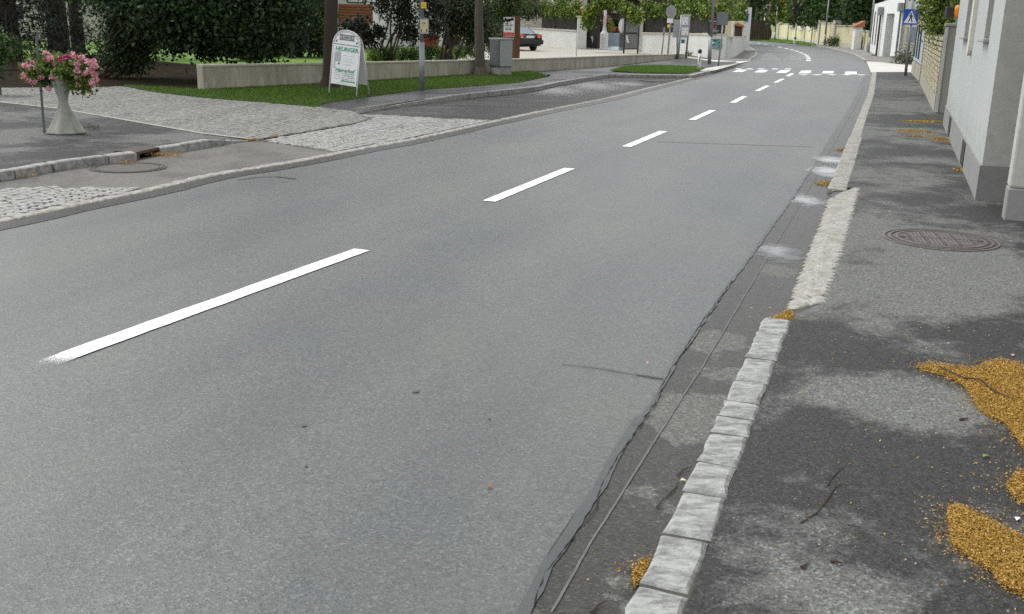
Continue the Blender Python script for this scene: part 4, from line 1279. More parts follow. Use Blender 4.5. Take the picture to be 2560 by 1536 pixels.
def lamp(name, label, base, h, r, arm, armdir, mat='galvanised'):
    t = thing(name, label, 'street lamp', base, 'street lamps')
    MB().tube(base, base + UP * 1.1, r * 1.25, r * 1.2, 12).tube(base + UP * 1.1, base + UP * h, r, r * .7, 12).build('post', mat, t, smooth=True)
    e = base + UP * (h + .25) + Vector(armdir) * arm
    MB().path([base + UP * h, base + UP * (h + .18) + Vector(armdir) * arm * .4, e], [r * .6, r * .5, r * .45]).build('arm', mat, t, smooth=True)
    d = Vector(armdir)
    n = Vector((d.y, -d.x, 0))
    m = MB()
    L = lambda z, k: [e + d * (x * k) + n * (y * k) + UP * z for x, y in ((-.1, -.09), (.25, -.16), (.6, -.1), (.6, .1), (.25, .16), (-.1, .09))]
    m.hexa(L(-.06, 1), L(.1, .75))
    hd_ = m.build('lamp_head', 'white_plastic', t, bevel=.02)
    MB().cbox(e + d * .28 - UP * .08, d, n, UP, .5, .2, .05).build('diffuser', 'glass_sky', hd_)
    return t
lb = G(*k4(2260, 1290)); lh = 2.0
lamp('street_lamp', 'tall grey street lamp standing before the widest yellow wall pillar', lb, hgt(lb, -3), .09, 1.2, (-.9, .1, 0))
l2 = col(1939, 150); l2h = hgt(l2, k4(0, 150)[1])
lamp('street_lamp', 'far street lamp with pale head over the yellow-green tree', l2, l2h - .25, .1, 1.6, (-1, 0, 0))
l3 = G(*k5(820, 985)); lamp('street_lamp', 'slim grey lamp post before the white annex corner', l3, hgt(l3, -40), .07, 1.2, (-1, 0, 0))
# road signs seen from behind and the blue arrow sign
def post(base, top, r, mat, parent, name='pole'):
    return MB().tube(base, top, r, r, 10).build(name, mat, parent, smooth=True)
b = G(*k4(1075, 1090)); t = thing('triangle_sign', 'grey back of a triangular road sign before the yellow wall', 'road sign', b)
tt = onY(*k4(1085, 520), b.y); post(b, Vector((b.x, b.y, tt.z + .1)), .05, 'galvanised', t)
q = [onY(*k4(*p), b.y - .07) for p in ((975, 715), (1155, 725), (1080, 545))]
MB().hexa(q, [x + Vector((0, .03, 0)) for x in q]).build('plate', 'sign_back', t)
b = G(*k5(530, 880)); t = thing('arrow_sign', 'blue sign with white arrow on a thin pole before the yellow wall', 'road sign', b)
tt = onY(*k5(575, 450), b.y); post(b, Vector((b.x, b.y, tt.z)), .035, 'galvanised', t)
q = [onY(*k5(*p), b.y - .06) for p in ((525, 500), (525, 455), (615, 455), (645, 480), (615, 503))]
pl = MB().hexa(q, [x + Vector((0, .03, 0)) for x in q]).build('plate', 'sign_blue', t)
MB().quad(*[onY(*k5(*p), b.y - .07) for p in ((532, 487), (532, 468), (592, 468), (592, 458), (632, 478), (592, 500), (592, 487))]).build('arrow', 'sign_white', pl)
q = [onY(*k5(*p), b.y - .05) for p in ((520, 558), (522, 535), (625, 537), (625, 560))]
MB().hexa(q, [x + Vector((0, .03, 0)) for x in q]).build('lower_plate', 'sign_back', t)
for i, (x, y, x1, y1) in enumerate([(205, 1110, 230, 935), (1425, 1240, 1430, 1040)]):
    b = G(*k4(x, y)); hh = hgt(b, k4(0, y1)[1])
    t = thing('marker_post', ['black and white marker post at the far road edge by the wood', 'white marker post on the grass strip before the yellow wall'][i], 'marker post', b)
    MB().cbox(b + UP * hh / 2, (1, 0, 0), (0, 1, 0), UP, .22, .2, hh).build('body', 'white_plastic', t, bevel=.03)
    MB().cbox(b + Vector((-.18 if i == 0 else 0, -.02, hh * (.5 if i == 0 else .82))), (1, 0, 0), (0, 1, 0), UP, .3 if i == 0 else .24, .21, hh * .9 if i == 0 else hh * .25).build('black_band', 'black_plastic', t, bevel=.03)
# trees of the wood and gardens behind the bend
def tree(name, label, base, ht, crown_c, rad, mat, leaf, K, per, spread, r=.2, group=None, bark='bark', mat2=None, shell=.3, zmin=None, limbs=6, aspect=.6, droop=0):
    base = Vector(base)
    t = thing(name, label, 'tree', base, group)
    cc = base + Vector(crown_c)
    P = clumps(cc, rad, K, per, spread, shell, zmin)
    if mat2:
        k = rng.uniform(size=len(P)) < .3
        leafmesh('pale_foliage', P[k], leaf, mat2, t, aspect, droop=droop); P = P[~k]
    leafmesh('crown', P, leaf, mat, t, aspect, droop=droop)
    m = MB()
    pts = [base - UP * .05, base + UP * .25, base + UP * ht * .5 + Vector((random.uniform(-.1, .1), 0, 0)), base + UP * ht]
    m.path(pts, [r * 2.3, r * 1.2, r * .98, r * .75], 12)
    for i in range(limbs):
        a = i * 2.4
        e = cc + Vector((math.cos(a) * rad[0] * .7, math.sin(a) * rad[1] * .7, random.uniform(-.3, .6) * rad[2]))
        s_ = base + UP * ht * random.uniform(.75, 1)
        m.path([s_, s_.lerp(e, .5) + UP * .2, e], [r * .45, r * .28, r * .08], 7)
    m.build('trunk', bark, t)
    return t
wood = [(1880, 190, 7, 9, 'leaf_forest'), (1905, 175, 6, 9, 'leaf_dark'), (1840, 205, 7, 10, 'leaf_forest'), (2000, 165, 6, 7, 'leaf_forest'), (2040, 150, 5, 6.5, 'leaf_dark'), (2085, 140, 5, 6.5, 'leaf_forest'), (2125, 132, 5, 7, 'leaf_forest'), (2160, 125, 4.5, 6.5, 'leaf_dark'), (2205, 120, 5, 7, 'leaf_forest')]
side = ['first', 'second', 'third', 'fourth', 'fifth', 'sixth', 'seventh', 'eighth', 'ninth']
wood.sort(key=lambda q: q[0])
for i, (x, Y, rx, h, mt) in enumerate(wood):
    Y += 45
    tree('wood_tree', 'tall green broadleaf tree behind the far bend, ' + side[i] + ' from the left of nine', col(x, Y), h * .5, (0, 0, h * .72), (rx, rx * .7, h * .72), mt, .75, 90, 55, 1.0, .25, 'trees behind the far bend', shell=.2, zmin=1.6 if x < 1950 else .3)
for i, (x, Y, r) in enumerate([(1901, 168, .22), (1914, 160, .2), (1922, 163, .2), (1888, 175, .2)]):
    b = col(x, Y)
    t = thing('bare_trunk', 'pale bare tree trunk in the shade of the wood, ' + ['second from left', 'third from left', 'rightmost', 'leftmost'][i] + ' of four', 'tree', b, 'bare trunks in the wood')
    MB().path([b, b + UP * 4, b + Vector((.3, 0, 9))], [r * 1.2, r, r * .7], 8).build('trunk', 'bark_grey', t)
    leafmesh('crown', clumps(b + UP * 9.5, (3, 3, 2.2), 20, 50, .7), .7, 'leaf_forest', t)
p = col(1955, 164); tree('garden_tree', 'yellow-green maple behind the left end of the yellow wall', p, 2.2, (0, 0, 4.2), (2.9, 2, 3.6), 'leaf_yellowgreen', .42, 80, 60, .5, .15, mat2='leaf_bright', zmin=2.2)
p = col(1995, 146); tree('garden_tree', 'bright green tree right of the yellow-green maple', p, 2.4, (0, 0, 4.2), (2.0, 2, 3), 'leaf_bright', .34, 60, 55, .45, .15, mat2='leaf_mid', zmin=2.3)
p = col(2022, 134); tree('garden_tree', 'dark purple-leafed tree drooping over the yellow wall', p, 2.2, (0, 0, 4.0), (2.6, 2, 2.6), 'leaf_purple', .34, 80, 60, .5, .15, zmin=2.0)
for i, (x, rr, mt) in enumerate([(2050, 2.6, 'leaf_forest'), (2085, 2.6, 'leaf_mid'), (2120, 2.6, 'leaf_forest'), (2150, 2.4, 'leaf_dark'), (2185, 2.6, 'leaf_mid')]):
    p = col(x, 119 - i * 5.5); tree('hedge_tree', 'dense green tree leaning over the yellow wall, ' + side[i] + ' from the left of five', p, 2.2, (0, 0, 4.0), (rr, 2, 3.2), mt, .36, 80, 60, .5, .15, 'trees over the yellow wall', zmin=1.9)
p = G(1905, 96); bush('roadside_bush', 'bright green bush at the edge of the wood', p + UP * 1.0, (2.2, 1.2, 1.2), 'leaf_mid', .3, 40, 50, .35)
p = G(1921, 97); bush('roadside_bush', 'brownish thin bush beside the yellow wall pillar', p + UP * .8, (1.2, .8, .9), 'leaf_olive', .25, 30, 40, .3)
# house with red roof behind the maple
p = col(1960, 182); rh_ = thing('far_house', 'far house with orange tiled roof behind the maple', 'house', p)
MB().cbox(p + UP * 2.6, (1, 0, 0), (0, 1, 0), UP, 6, 5, 5.2).build('wall', 'yellow_render', rh_)
m = MB(); a = p + Vector((-3.4, -3, 4.6)); m.hexa([a, a + Vector((6.8, 0, 0)), a + Vector((6.8, 6, 0)), a + Vector((0, 6, 0))], [a + Vector((2.5, 2.8, 3)), a + Vector((4.3, 2.8, 3)), a + Vector((4.3, 3.2, 3)), a + Vector((2.5, 3.2, 3))]); m.build('roof', 'roof_tile', rh_)
MB().cbox(p + Vector((.4, -2.52, 3.4)), (1, 0, 0), (0, 1, 0), UP, .9, .06, 1.2).build('window', 'glass_dark', rh_)
# far dark fence and white pillar by the wood
p = col(1868, 96); t = thing('white_pillar', 'slim white pillar with small blue plaques at the wood edge', 'pillar', p)
hh = hgt(p, k4(0, 215)[1]); MB().cbox(p + UP * hh / 2, (1, 0, 0), (0, 1, 0), UP, .5, .4, hh).build('shaft', 'white_render', t)
MB().cbox(p + Vector((-.25, -.22, hh * .74)), (1, 0, 0), (0, 1, 0), UP, .5, .04, .7).build('plaque', 'sign_blue', t)
p = col(1880, 140); t = thing('board_fence', 'old dark board fence at the edge of the wood', 'fence', p)
for i in range(14):
    b = p + Vector((-2.4 + i * .36, 0, 0)); MB().cbox(b + UP * 1.3, (1, 0, 0), (0, 1, 0), UP, .33, .05, 2.6 + random.uniform(-.1, .1)).build('board', 'dark_brown', t)

# ================================================================== MIDDLE: walled garden of the tavern
GWa = GL([(1180, 103), (1353, 114.3), (1446, 122.6)])
GWb = GL([(1597, 129.5), (1692, 135.5), (1775, 145), (1815, 146.4), (1829, 144), (1842, 136), (1857, 126.6)])
def gwall(L, tops, name, label):
    t = thing(name, label, 'wall', L[0])
    hs2 = [hgt(p, y) for p, y in zip(L, tops)]
    body, cop = MB(), MB()
    for i in range(len(L) - 1):
        body.obox(L[i], L[i + 1], .3, -.05, hs2[i], off=.0, z1b=hs2[i + 1])
        cop.obox(L[i], L[i + 1], .4, hs2[i], hs2[i] + .07, z0b=hs2[i + 1], z1b=hs2[i + 1] + .07)
    body.build('body', 'garden_white', t)
    cop.build('coping', 'pale_trim', t)
    return t, hs2
ga, ha = gwall(GWa, [64, 73.5, 79], 'garden_wall', 'white rendered garden wall behind the parked car')
gb, hb_ = gwall(GWb, [84, 85.5, 88, 88.5, 89, 90.5, 92], 'garden_wall', 'white rendered garden wall curving round the street corner')
def picket(L, hs2, top, t_name, label, gap=.16, wd=.1, lim=290):
    t = thing(t_name, label, 'fence', L[0])
    d = lines(L); n = min(lim, int(d[-1] / gap))
    def hz_(s):
        for i in range(len(d) - 1):
            if s <= d[i + 1] + 1e-6:
                k = (s - d[i]) / (d[i + 1] - d[i]); return hs2[i] * (1 - k) + hs2[i + 1] * k
    me = bpy.data.meshes.new('slat'); q = MB().cbox((0, 0, .5), (1, 0, 0), (0, 1, 0), UP, 1, 1, 1); me.from_pydata(q.v, [], q.f); me.materials.append(MATS['fence_wood'])
    for i in range(n):
        s = d[-1] * (i + .5) / n
        p = along(L, s, d); e = along(L, min(d[-1], s + .1), d) - along(L, max(0, s - .1), d)
        o = bpy.data.objects.new('slat', me); C.objects.link(o)
        o.matrix_world = Matrix.Translation((p.x, p.y, hz_(s) + .1)) @ Matrix.Rotation(math.atan2(e.y, e.x), 4, 'Z') @ Matrix.Diagonal((wd, .03, top * random.uniform(.97, 1.02), 1))
        o.parent = t; o.matrix_parent_inverse = Matrix.Translation(-t.location)
    for zz_ in (.2, top - .12):
        m = MB()
        for i in range(len(L) - 1):
            m.obox(L[i], L[i + 1], .05, hs2[i] + zz_, hs2[i] + zz_ + .09, off=-.03, z0b=hs2[i + 1] + zz_, z1b=hs2[i + 1] + zz_ + .09)
        m.build('rail', 'fence_wood', t)
    return t
picket(GWa[1:], ha[1:], 1.05, 'picket_fence', 'dark slatted fence on the white wall behind the parked car', .17, .1)
picket(GWb[:4], hb_[:4], 1.05, 'picket_fence', 'dark slatted fence on the corner garden wall', .12, .1)
def vine(L, hs2, label, z0, z1, n, mat='leaf_vine', mat2='leaf_mid', leaf=.14, gap=None):
    t = thing('grape_vine', label, 'vine', L[0])
    d = lines(L)
    Ps = []
    for i in range(n):
        s = random.uniform(0, d[-1]); p = along(L, s, d)
        zb_ = hs2[0] + (hs2[-1] - hs2[0]) * s / d[-1]
        up_ = z0 + (z1 - z0) * (random.random() ** 1.3) * (.75 + .35 * math.sin(s * 1.7))
        Ps.append(np.array((p.x, p.y + random.uniform(-.25, .5), zb_ + up_)) + rng.normal(size=(60, 3)) * .17)
    P = np.concatenate(Ps)
    k = rng.uniform(size=len(P)) < .5
    leafmesh('foliage', P[k], leaf, mat, t, .8); leafmesh('deeper_green_foliage', P[~k], leaf, mat2, t, .8)  # leaves split at random between two greens
    for i in range(6):
        p = along(L, d[-1] * (i + .5) / 6, d) + Vector((0, .25, 0)); MB().path([p, p + Vector((random.uniform(-.2, .2), 0, 1.4)), p + Vector((random.uniform(-.5, .5), 0, 2.4))], [.05, .04, .02], 6).build('stem', 'bark_grey', t)
    return t
vine(GWa[1:], ha[1:], 'green grape vine above the slatted fence behind the car', 1.1, 1.95, 80)
vine(GWb[:4], hb_[:4], 'long grape vine trained along the corner wall fence', 1.05, 1.95, 130)
p = along(GWb, lines(GWb)[5], lines(GWb)); vine([GWb[3] + Vector((0, .6, 0)), GWb[6] + Vector((0, .4, 0))], [1.2, 1.2], 'pale vine shoots climbing at the end of the corner wall', .6, 3.0, 45, leaf=.14)
# gate pillars with lanterns
def pillar(px, ytop, label, wd=.62):
    b = G(*px); h = hgt(b, ytop)
    t = thing('gate_pillar', label, 'pillar', b)
    MB().cbox(b + UP * h / 2, (1, 0, 0), (0, 1, 0), UP, wd, wd, h).build('shaft', 'garden_white', t, bevel=.02)
    MB().cbox(b + UP * (h + .05), (1, 0, 0), (0, 1, 0), UP, wd + .14, wd + .14, .1).build('cap', 'pale_trim', t, bevel=.02)
    return b, h
def lantern(b, h, label):
    t = thing('pillar_lantern', label, 'lantern', b + UP * h)
    c = b + UP * (h + .1)
    MB().tube(c, c + UP * .25, .04).build('stem', 'dark_metal', t)
    MB().lathe(c + UP * .2, [(.07, 0), (.12, .26)], 6).build('lamp_glass', 'terracotta', t)
    MB().lathe(c + UP * .46, [(.18, 0), (.15, .05), (.03, .17)], 6).build('lamp_roof', 'zinc', t)
pb, phh = pillar((1453, 123), 44, 'white gate pillar left of the vine arch')
lantern(pb, phh, 'small amber lantern on the left gate pillar')
pb2, phh2 = pillar((1600, 130), 48, 'slim white gate pillar right of the screened gate leaf', .22)
lantern(pb2, phh2, 'small amber lantern on the right gate pillar')
# gate leaves
def leafgate(pts, Y0, Y1, name, label, fill, bars):
    pass
a, b = G(1464, 121.5), G(1496, 123.5)
t = thing('gate_leaf', 'dark iron gate leaf standing open beside the left gate pillar', 'gate', a)
h = hgt(a, 62)
d = (b - a).normalized(); n = Vector((d.y, -d.x, 0))
L_ = (b - a).length
MB().cbox(a.lerp(b, .5) + UP * (h * .28), d, n, UP, L_, .04, h * .5).build('panel', 'dark_metal', t)
for i in range(9):
    MB().cbox(a.lerp(b, i / 8) + UP * (h * .5), d, n, UP, .05, .05, h).build('bar', 'dark_metal', t)
MB().cbox(a.lerp(b, .5) + UP * (h - .05), d, n, UP, L_, .06, .06).build('rail', 'dark_metal', t)
MB().cbox(a.lerp(b, .55) + UP * (h * .36) - Vector((0, .05, 0)), Vector((.35, 0, -.94)), (0, 1, 0), Vector((.94, 0, .35)), .55, .03, .14).build('white_plate', 'sign_white', t)
c0, c1 = G(1559, 134), G(1594, 134)
t = thing('screened_gate', 'black framed gate leaf covered with grey screen cloth', 'gate', c0)
h = hgt(c0, 48)
d = (c1 - c0).normalized(); n = Vector((d.y, -d.x, 0)); L_ = (c1 - c0).length
lo = .25
for k, (z0, z1) in enumerate([(lo, h * .58), (h * .6, h)]):
    MB().cbox(c0.lerp(c1, .5) + UP * ((z0 + z1) / 2), d, n, UP, L_ - .08, .02, z1 - z0 - .06).build('screen', 'sign_back' if k else 'sign_back', t)
for i in (0, 1):
    MB().cbox(c0.lerp(c1, i) + UP * (h / 2), d, n, UP, .08, .06, h + .05).build('stile', 'dark_metal', t)
for z in (lo, h * .59, h + .02):
    MB().cbox(c0.lerp(c1, .5) + UP * z, d, n, UP, L_, .06, .06).build('rail', 'dark_metal', t)
MB().cbox(c0.lerp(c1, .2) + UP * (h * .42) - Vector((0, .05, 0)), Vector((.3, 0, -.95)), (0, 1, 0), Vector((.95, 0, .3)), .45, .02, .13).build('white_plate', 'sign_white', t)
a, b = G(1548, 126), G(1560, 128)
t = thing('gate_leaf', 'dark iron gate leaf with oval window right of the ramp', 'gate', a)
h = hgt(a, 36); d = (b - a).normalized(); n = Vector((d.y, -d.x, 0)); L_ = (b - a).length
MB().cbox(a.lerp(b, .5) + UP * .7, d, n, UP, L_, .05, 1.0).build('panel', 'dark_metal', t)
MB().lathe(Vector(), [(.0, 0), (.3, 0), (.3, .03), (0, .03)], 16).build('oval', 'sign_white', t).matrix_basis = Matrix.Translation(a.lerp(b, .5) + UP * 1.55) @ Matrix.Rotation(R(90), 4, 'X') @ Matrix.Diagonal((.9, 1.6, 1, 1))
for i in range(5):
    MB().cbox(a.lerp(b, i / 4) + UP * (h * .5), d, n, UP, .06, .05, h).build('bar', 'dark_metal', t)
# vine arch over the gate
t = thing('vine_arch', 'arched trellis of bright vine leaves over the tavern gate', 'vine', G(1462, 121))
A0, A1 = onY(1467, 60, 64), onY(1592, 42, 61)
Ps = []
AL = [(1468, 66), (1470, 45), (1478, 27), (1490, 13), (1508, 4), (1530, 4), (1552, 13), (1572, 27), (1586, 38), (1594, 46)]
def apt(u):
    v = u * (len(AL) - 1); i_ = min(len(AL) - 2, int(v)); f_ = v - i_
    return AL[i_][0] * (1 - f_) + AL[i_ + 1][0] * f_, AL[i_][1] * (1 - f_) + AL[i_ + 1][1] * f_
for i in range(120):
    u = random.random()
    x_, y_ = apt(u)
    Ps.append(np.array(onY(x_ + random.uniform(-4, 4), y_ + random.uniform(-5, 4), 64 - 3 * u + random.uniform(-.4, .4))) + rng.normal(size=(60, 3)) * .15)
P = np.concatenate(Ps); k = rng.uniform(size=len(P)) < .65
leafmesh('foliage', P[k], .15, 'leaf_vine', t, .8); leafmesh('deeper_green_foliage', P[~k], .15, 'leaf_mid', t, .8)  # a random share of the leaves is a deeper green
q = [onY(*apt(u), 64 - 3 * u) for u in np.linspace(0, 1, 12)]
MB().path(q, [.04] * 12, 6).build('trellis_hoop', 'dark_metal', t)
p = G(1470, 121.6); P = clumps(p + UP * 1.9, (.6, .4, 1.3), 30, 50, .2); leafmesh('side_foliage', P, .13, 'leaf_mid', t, .8)
# ramp and pots behind the gate
sheet('ramp', GL([(1500, 123.5), (1550, 127), (1562, 117), (1512, 112)]), .01, 'blue_panel', **ST)
rp = thing('ramp_wall', 'blue-white wall behind the tavern gate', 'wall', G(1510, 116))
a, b = G(1508, 115), G(1550, 116.5); MB().obox(a, b, .3, 0, hgt(a, 82)).build('body', 'blue_panel', rp)
MB().obox(G(1501, 121), G(1510, 116), .25, 0, hgt(G(1501, 121), 84)).build('wood_side', 'brown_cladding', rp)
for i, px_ in enumerate((1531, 1543)):
    b = G(1531 + 14 * i, 114.5); z = hgt(b, 79)
    t = thing('flower_pot', ['terracotta flower pot on the wall behind the gate, left one', 'terracotta flower pot on the wall behind the gate, right one'][i], 'flower pot', b + UP * z, 'flower pots behind the gate')
    MB().lathe(b + UP * z, [(.18, 0), (.28, .3), (.3, .32), (.3, .38)], 12).build('pot', 'terracotta', t)
    leafmesh('foliage', clumps(b + UP * (z + .75), (.4, .3, .35), 12, 30, .12), .16, 'leaf_mid', t)
b = col(1512, 74); t = thing('rose_statue', 'white column with trailing red and yellow flowers behind the gate', 'column', b)
zt = hgt(b, 25); MB().lathe(b, [(.28, 0), (.28, 1.0), (.16, 1.2), (.1, 1.5), (.1, zt)], 12).build('column', 'white_render', t)
leafmesh('roses', clumps(b + Vector((0, -.3, zt - .6)), (.2, .15, .7), 10, 14, .08), .07, 'petal_pink', t); leafmesh('leaves', clumps(b + Vector((.4, -.3, zt - .9)), (.22, .15, .7), 10, 24, .1), .1, 'leaf_yellowgreen', t)
# tavern buildings behind the garden
def block(name, label, x0, x1, Y, top, mat, wins, cat='house', roof=None, depth=6):
    a, b = col(x0, Y), col(x1, Y)
    t = thing(name, label, cat, a)
    MB().cbox(a.lerp(b, .5) + Vector((0, depth / 2, top / 2)), (1, 0, 0), (0, 1, 0), UP, (b - a).length, depth, top).build('wall', mat, t)
    for (u0, u1, y0, y1, fm, gm) in wins:
        p, q = onY(u0, y1, Y - .03), onY(u1, y0, Y - .03)
        c = (p + q) / 2
        f = MB().cbox(c, (1, 0, 0), (0, 1, 0), UP, q.x - p.x, .1, q.z - p.z).build('window', fm, t)
        MB().cbox(c - Vector((0, .05, 0)), (1, 0, 0), (0, 1, 0), UP, (q.x - p.x) * .86, .06, (q.z - p.z) * .86).build('pane', gm, f)
    if roof:
        m = MB(); e = .6
        m.hexa([a + Vector((-e, -e, top)), b + Vector((e, -e, top)), b + Vector((e, depth + e, top)), a + Vector((-e, depth + e, top))], [a + Vector((-e, depth / 2 - .1, top + 2.6)), b + Vector((e, depth / 2 - .1, top + 2.6)), b + Vector((e, depth / 2 + .1, top + 2.6)), a + Vector((-e, depth / 2 + .1, top + 2.6))])
        m.build('roof', roof, t)
    return t
block('tavern', 'pale yellow tavern front with dark windows behind the vines', 1300, 1466, 82, 4.6, 'cream_house', [(1318, 1352, -18, 11, 'white_plastic', 'dark_brown'), (1380, 1432, -16, 6, 'white_plastic', 'glass_dark')], roof='roof_tile')
tv = block('tavern_porch', 'dark timber porch with a pale stone arch behind the garden gate', 1466, 1745, 86, 4.6, 'dark_brown', [(1720, 1760, 8, 15, 'pale_trim', 'glass_dark')], cat='porch', roof='roof_tile')
ac = onY(1578, 34, 85.8)
arch = MB()
for i in range(14):
    a0, a1 = math.pi * i / 14, math.pi * (i + 1) / 14
    for r0, r1 in ((1.15, 1.5),):
        L = [ac + Vector((math.cos(a) * r, o, math.sin(a) * r)) for a in (a0, a1) for r in (r0, r1) for o in (0, -.25)]
        arch.hexa([L[1], L[3], L[7], L[5]], [L[0], L[2], L[6], L[4]])
arch.build('stone_arch', 'sill_stone', tv)
block('corner_kiosk', 'yellow flat garden building with dark eave behind the corner vines', 1778, 1835, 72, 3.35, 'yellow_render', [(1800, 1815, 22, 34, 'dark_brown', 'glass_dark')], roof='dark_brown', depth=4)
for i, (x, Y, rx, h) in enumerate([(1500, 105, 5, 8), (1650, 102, 5, 8), (1735, 100, 5, 8.5), (1825, 105, 5, 9), (1590, 108, 5, 8)]):
    tree('garden_tree', 'dark tree behind the tavern garden, ' + ['first', 'third', 'fourth', 'fifth', 'second'][i] + ' from the left of five', col(x, Y), 4, (0, 0, 6.2), (rx, 3, 4.6), 'leaf_forest' if i % 2 else 'leaf_dark', .5, 80, 50, .7, .22, 'trees behind the tavern garden')
# closed parasol
b = col(1617, 74); t = thing('closed_parasol', 'closed white parasol standing in the tavern garden', 'parasol', b)
z0 = hgt(b, 38); zt = hgt(b, -8)
MB().tube(b, b + UP * zt, .04).build('pole', 'dark_metal', t)
MB().lathe(b, [(.05, z0), (.2, z0 + .15), (.27, z0 + .5), (.2, zt - .4), (.04, zt)], 12, .08, 6).build('cloth', 'fabric_white', t, smooth=True)
# meter kiosk with tile roof on the wall end
a = onpl(*k2(1680, 805), GWb[3], Vector((0, 1, 0))); 
Yk = GWb[3].y - .05
def bx(x0, y0, x1, y1, Y, th, mat, name, par, bevel=0):
    p, q = onY(x0, y1, Y), onY(x1, y0, Y)
    return MB().cbox((p + q) / 2 + Vector((0, th / 2, 0)), (1, 0, 0), (0, 1, 0), UP, q.x - p.x, th, q.z - p.z).build(name, mat, par, bevel=bevel)
t = thing('meter_kiosk', 'yellow box with orange tiled top on the end of the corner wall', 'kiosk', GWb[3])
bx(*k2(1675, 470), *k2(2110, 812), Yk, .6, 'yellow_render', 'body', t, .02)
bx(*k2(1800, 465), *k2(1880, 800), Yk - .03, .05, 'white_render', 'white_band', t)
bx(*k2(1885, 560), *k2(2065, 790), Yk - .02, .03, 'dark_brown', 'recess', t)
pp = [onY(*k2(*q), Yk - .15) for q in ((1890, 560), (2110, 595), (2100, 560), (1950, 500))]
MB().hexa(pp, [v + Vector((0, .7, .0)) for v in pp]).build('tile_roof', 'terracotta', t)
bx(*k2(1675, 800), *k2(2100, 822), Yk - .04, .5, 'pale_trim', 'ledge', t)
# tavern notice board on the fence
Yn = GWb[2].y - .35
t = thing('tavern_board', 'dark tavern board with orange and white lettering on the fence', 'sign', Vector((onY(1790, 62, Yn).x, Yn, 1.3)))
bx(*k2(1322, 330), *k2(1660, 752), Yn, .05, 'ink_black', 'board', t)
X = Vector((1, 0, 0))
for (x, y, x1, hh_, mt) in [(1340, 372, 1500, 36, 'ink_orange'), (1388, 425, 1480, 28, 'ink_orange'), (1352, 482, 1480, 24, 'sign_white'), (1430, 545, 1480, 30, 'ink_orange'), (1348, 605, 1550, 32, 'ink_orange'), (1420, 642, 1520, 13, 'sign_white'), (1355, 680, 1550, 17, 'sign_white'), (1400, 703, 1520, 12, 'sign_white'), (1400, 728, 1530, 10, 'ink_grey')]:
    p_, q_ = onY(*k2(x, y), Yn - .01), onY(*k2(x1, y), Yn - .01)
    scribble(p_, X, UP, q_.x - p_.x, hh_ / 8.729 / FP * Yn, mt, t)
# green parking sign on the wall
Yg = along(GWb, lines(GWb)[2] + .5).y - .22
t = thing('green_sign', 'dark green sign with white arrow and car outline on the white wall', 'sign', Vector((onY(1795, 110, Yg).x, Yg, 0)))
bx(*k2(1395, 862), *k2(1672, 1072), Yg, .03, 'sign_green', 'plate', t)
MB().quad(*[onY(*k2(*q), Yg - .01) for q in ((1392, 935), (1425, 905), (1425, 925), (1452, 925), (1452, 948), (1425, 948), (1425, 968))]).build('arrow', 'sign_white', t)
cs = MB()
cl = [(1470, 965), (1480, 935), (1515, 920), (1540, 895), (1590, 890), (1610, 920), (1635, 935), (1638, 965)]
for p_, q_ in zip(cl, cl[1:] + cl[:1]):
    cs.tube(onY(*k2(*p_), Yg - .012), onY(*k2(*q_), Yg - .012), .012, n=4)
cs.build('car_outline', 'sign_white', t)
for (x, y, x1, hh_, mt) in [(1408, 1022, 1560, 22, 'sign_white'), (1400, 1062, 1640, 22, 'ink_pale_green')]:
    p_, q_ = onY(*k2(x, y), Yg - .01), onY(*k2(x1, y), Yg - .01)
    scribble(p_, X, UP, q_.x - p_.x, hh_ / 8.729 / FP * Yg, mt, t)
# round sign seen from behind
b = G(1669, 140); t = thing('round_sign', 'grey back of an octagonal road sign with white plate below', 'road sign', b)
tp_ = onY(*k2(530, 120), b.y); post(b, tp_, .05, 'galvanised', t)
c = onY(*k2(507, 265), b.y - .08); r_ = .3
q = [c + Vector((math.cos(R(22.5 + 45 * i)) * r_, 0, math.sin(R(22.5 + 45 * i)) * r_ * 1.25)) for i in range(8)]
MB().hexa([v - Vector((0, .03, 0)) for v in q], q).build('plate', 'sign_back', t)
bx(*k2(415, 402), *k2(552, 505), b.y - .1, .03, 'sign_white', 'lower_plate', t)
MB().tube(onY(*k2(430, 578), b.y - .1), onY(*k2(465, 578), b.y - .1), .09, n=10).build('yellow_marker', 'yellow_sign', t)
MB().tube(onY(*k2(465, 578), b.y - .1), onY(*k2(560, 578), b.y - .1), .03).build('bracket', 'galvanised', t)
# narrow sign seen edge on
b = G(1654, 138); t = thing('narrow_sign', 'narrow grey road sign seen almost edge on before the white wall', 'road sign', b)
tp_ = onY(*k2(345, 770), b.y); post(b, tp_, .04, 'weathered_pole', t)
q = [onY(*k2(*p), b.y - .05) for p in ((322, 770), (345, 780), (382, 690), (370, 600), (350, 590), (330, 660))]
MB().hexa(q, [v + Vector((.0, .04, 0)) for v in q]).build('plate', 'sign_back', t)
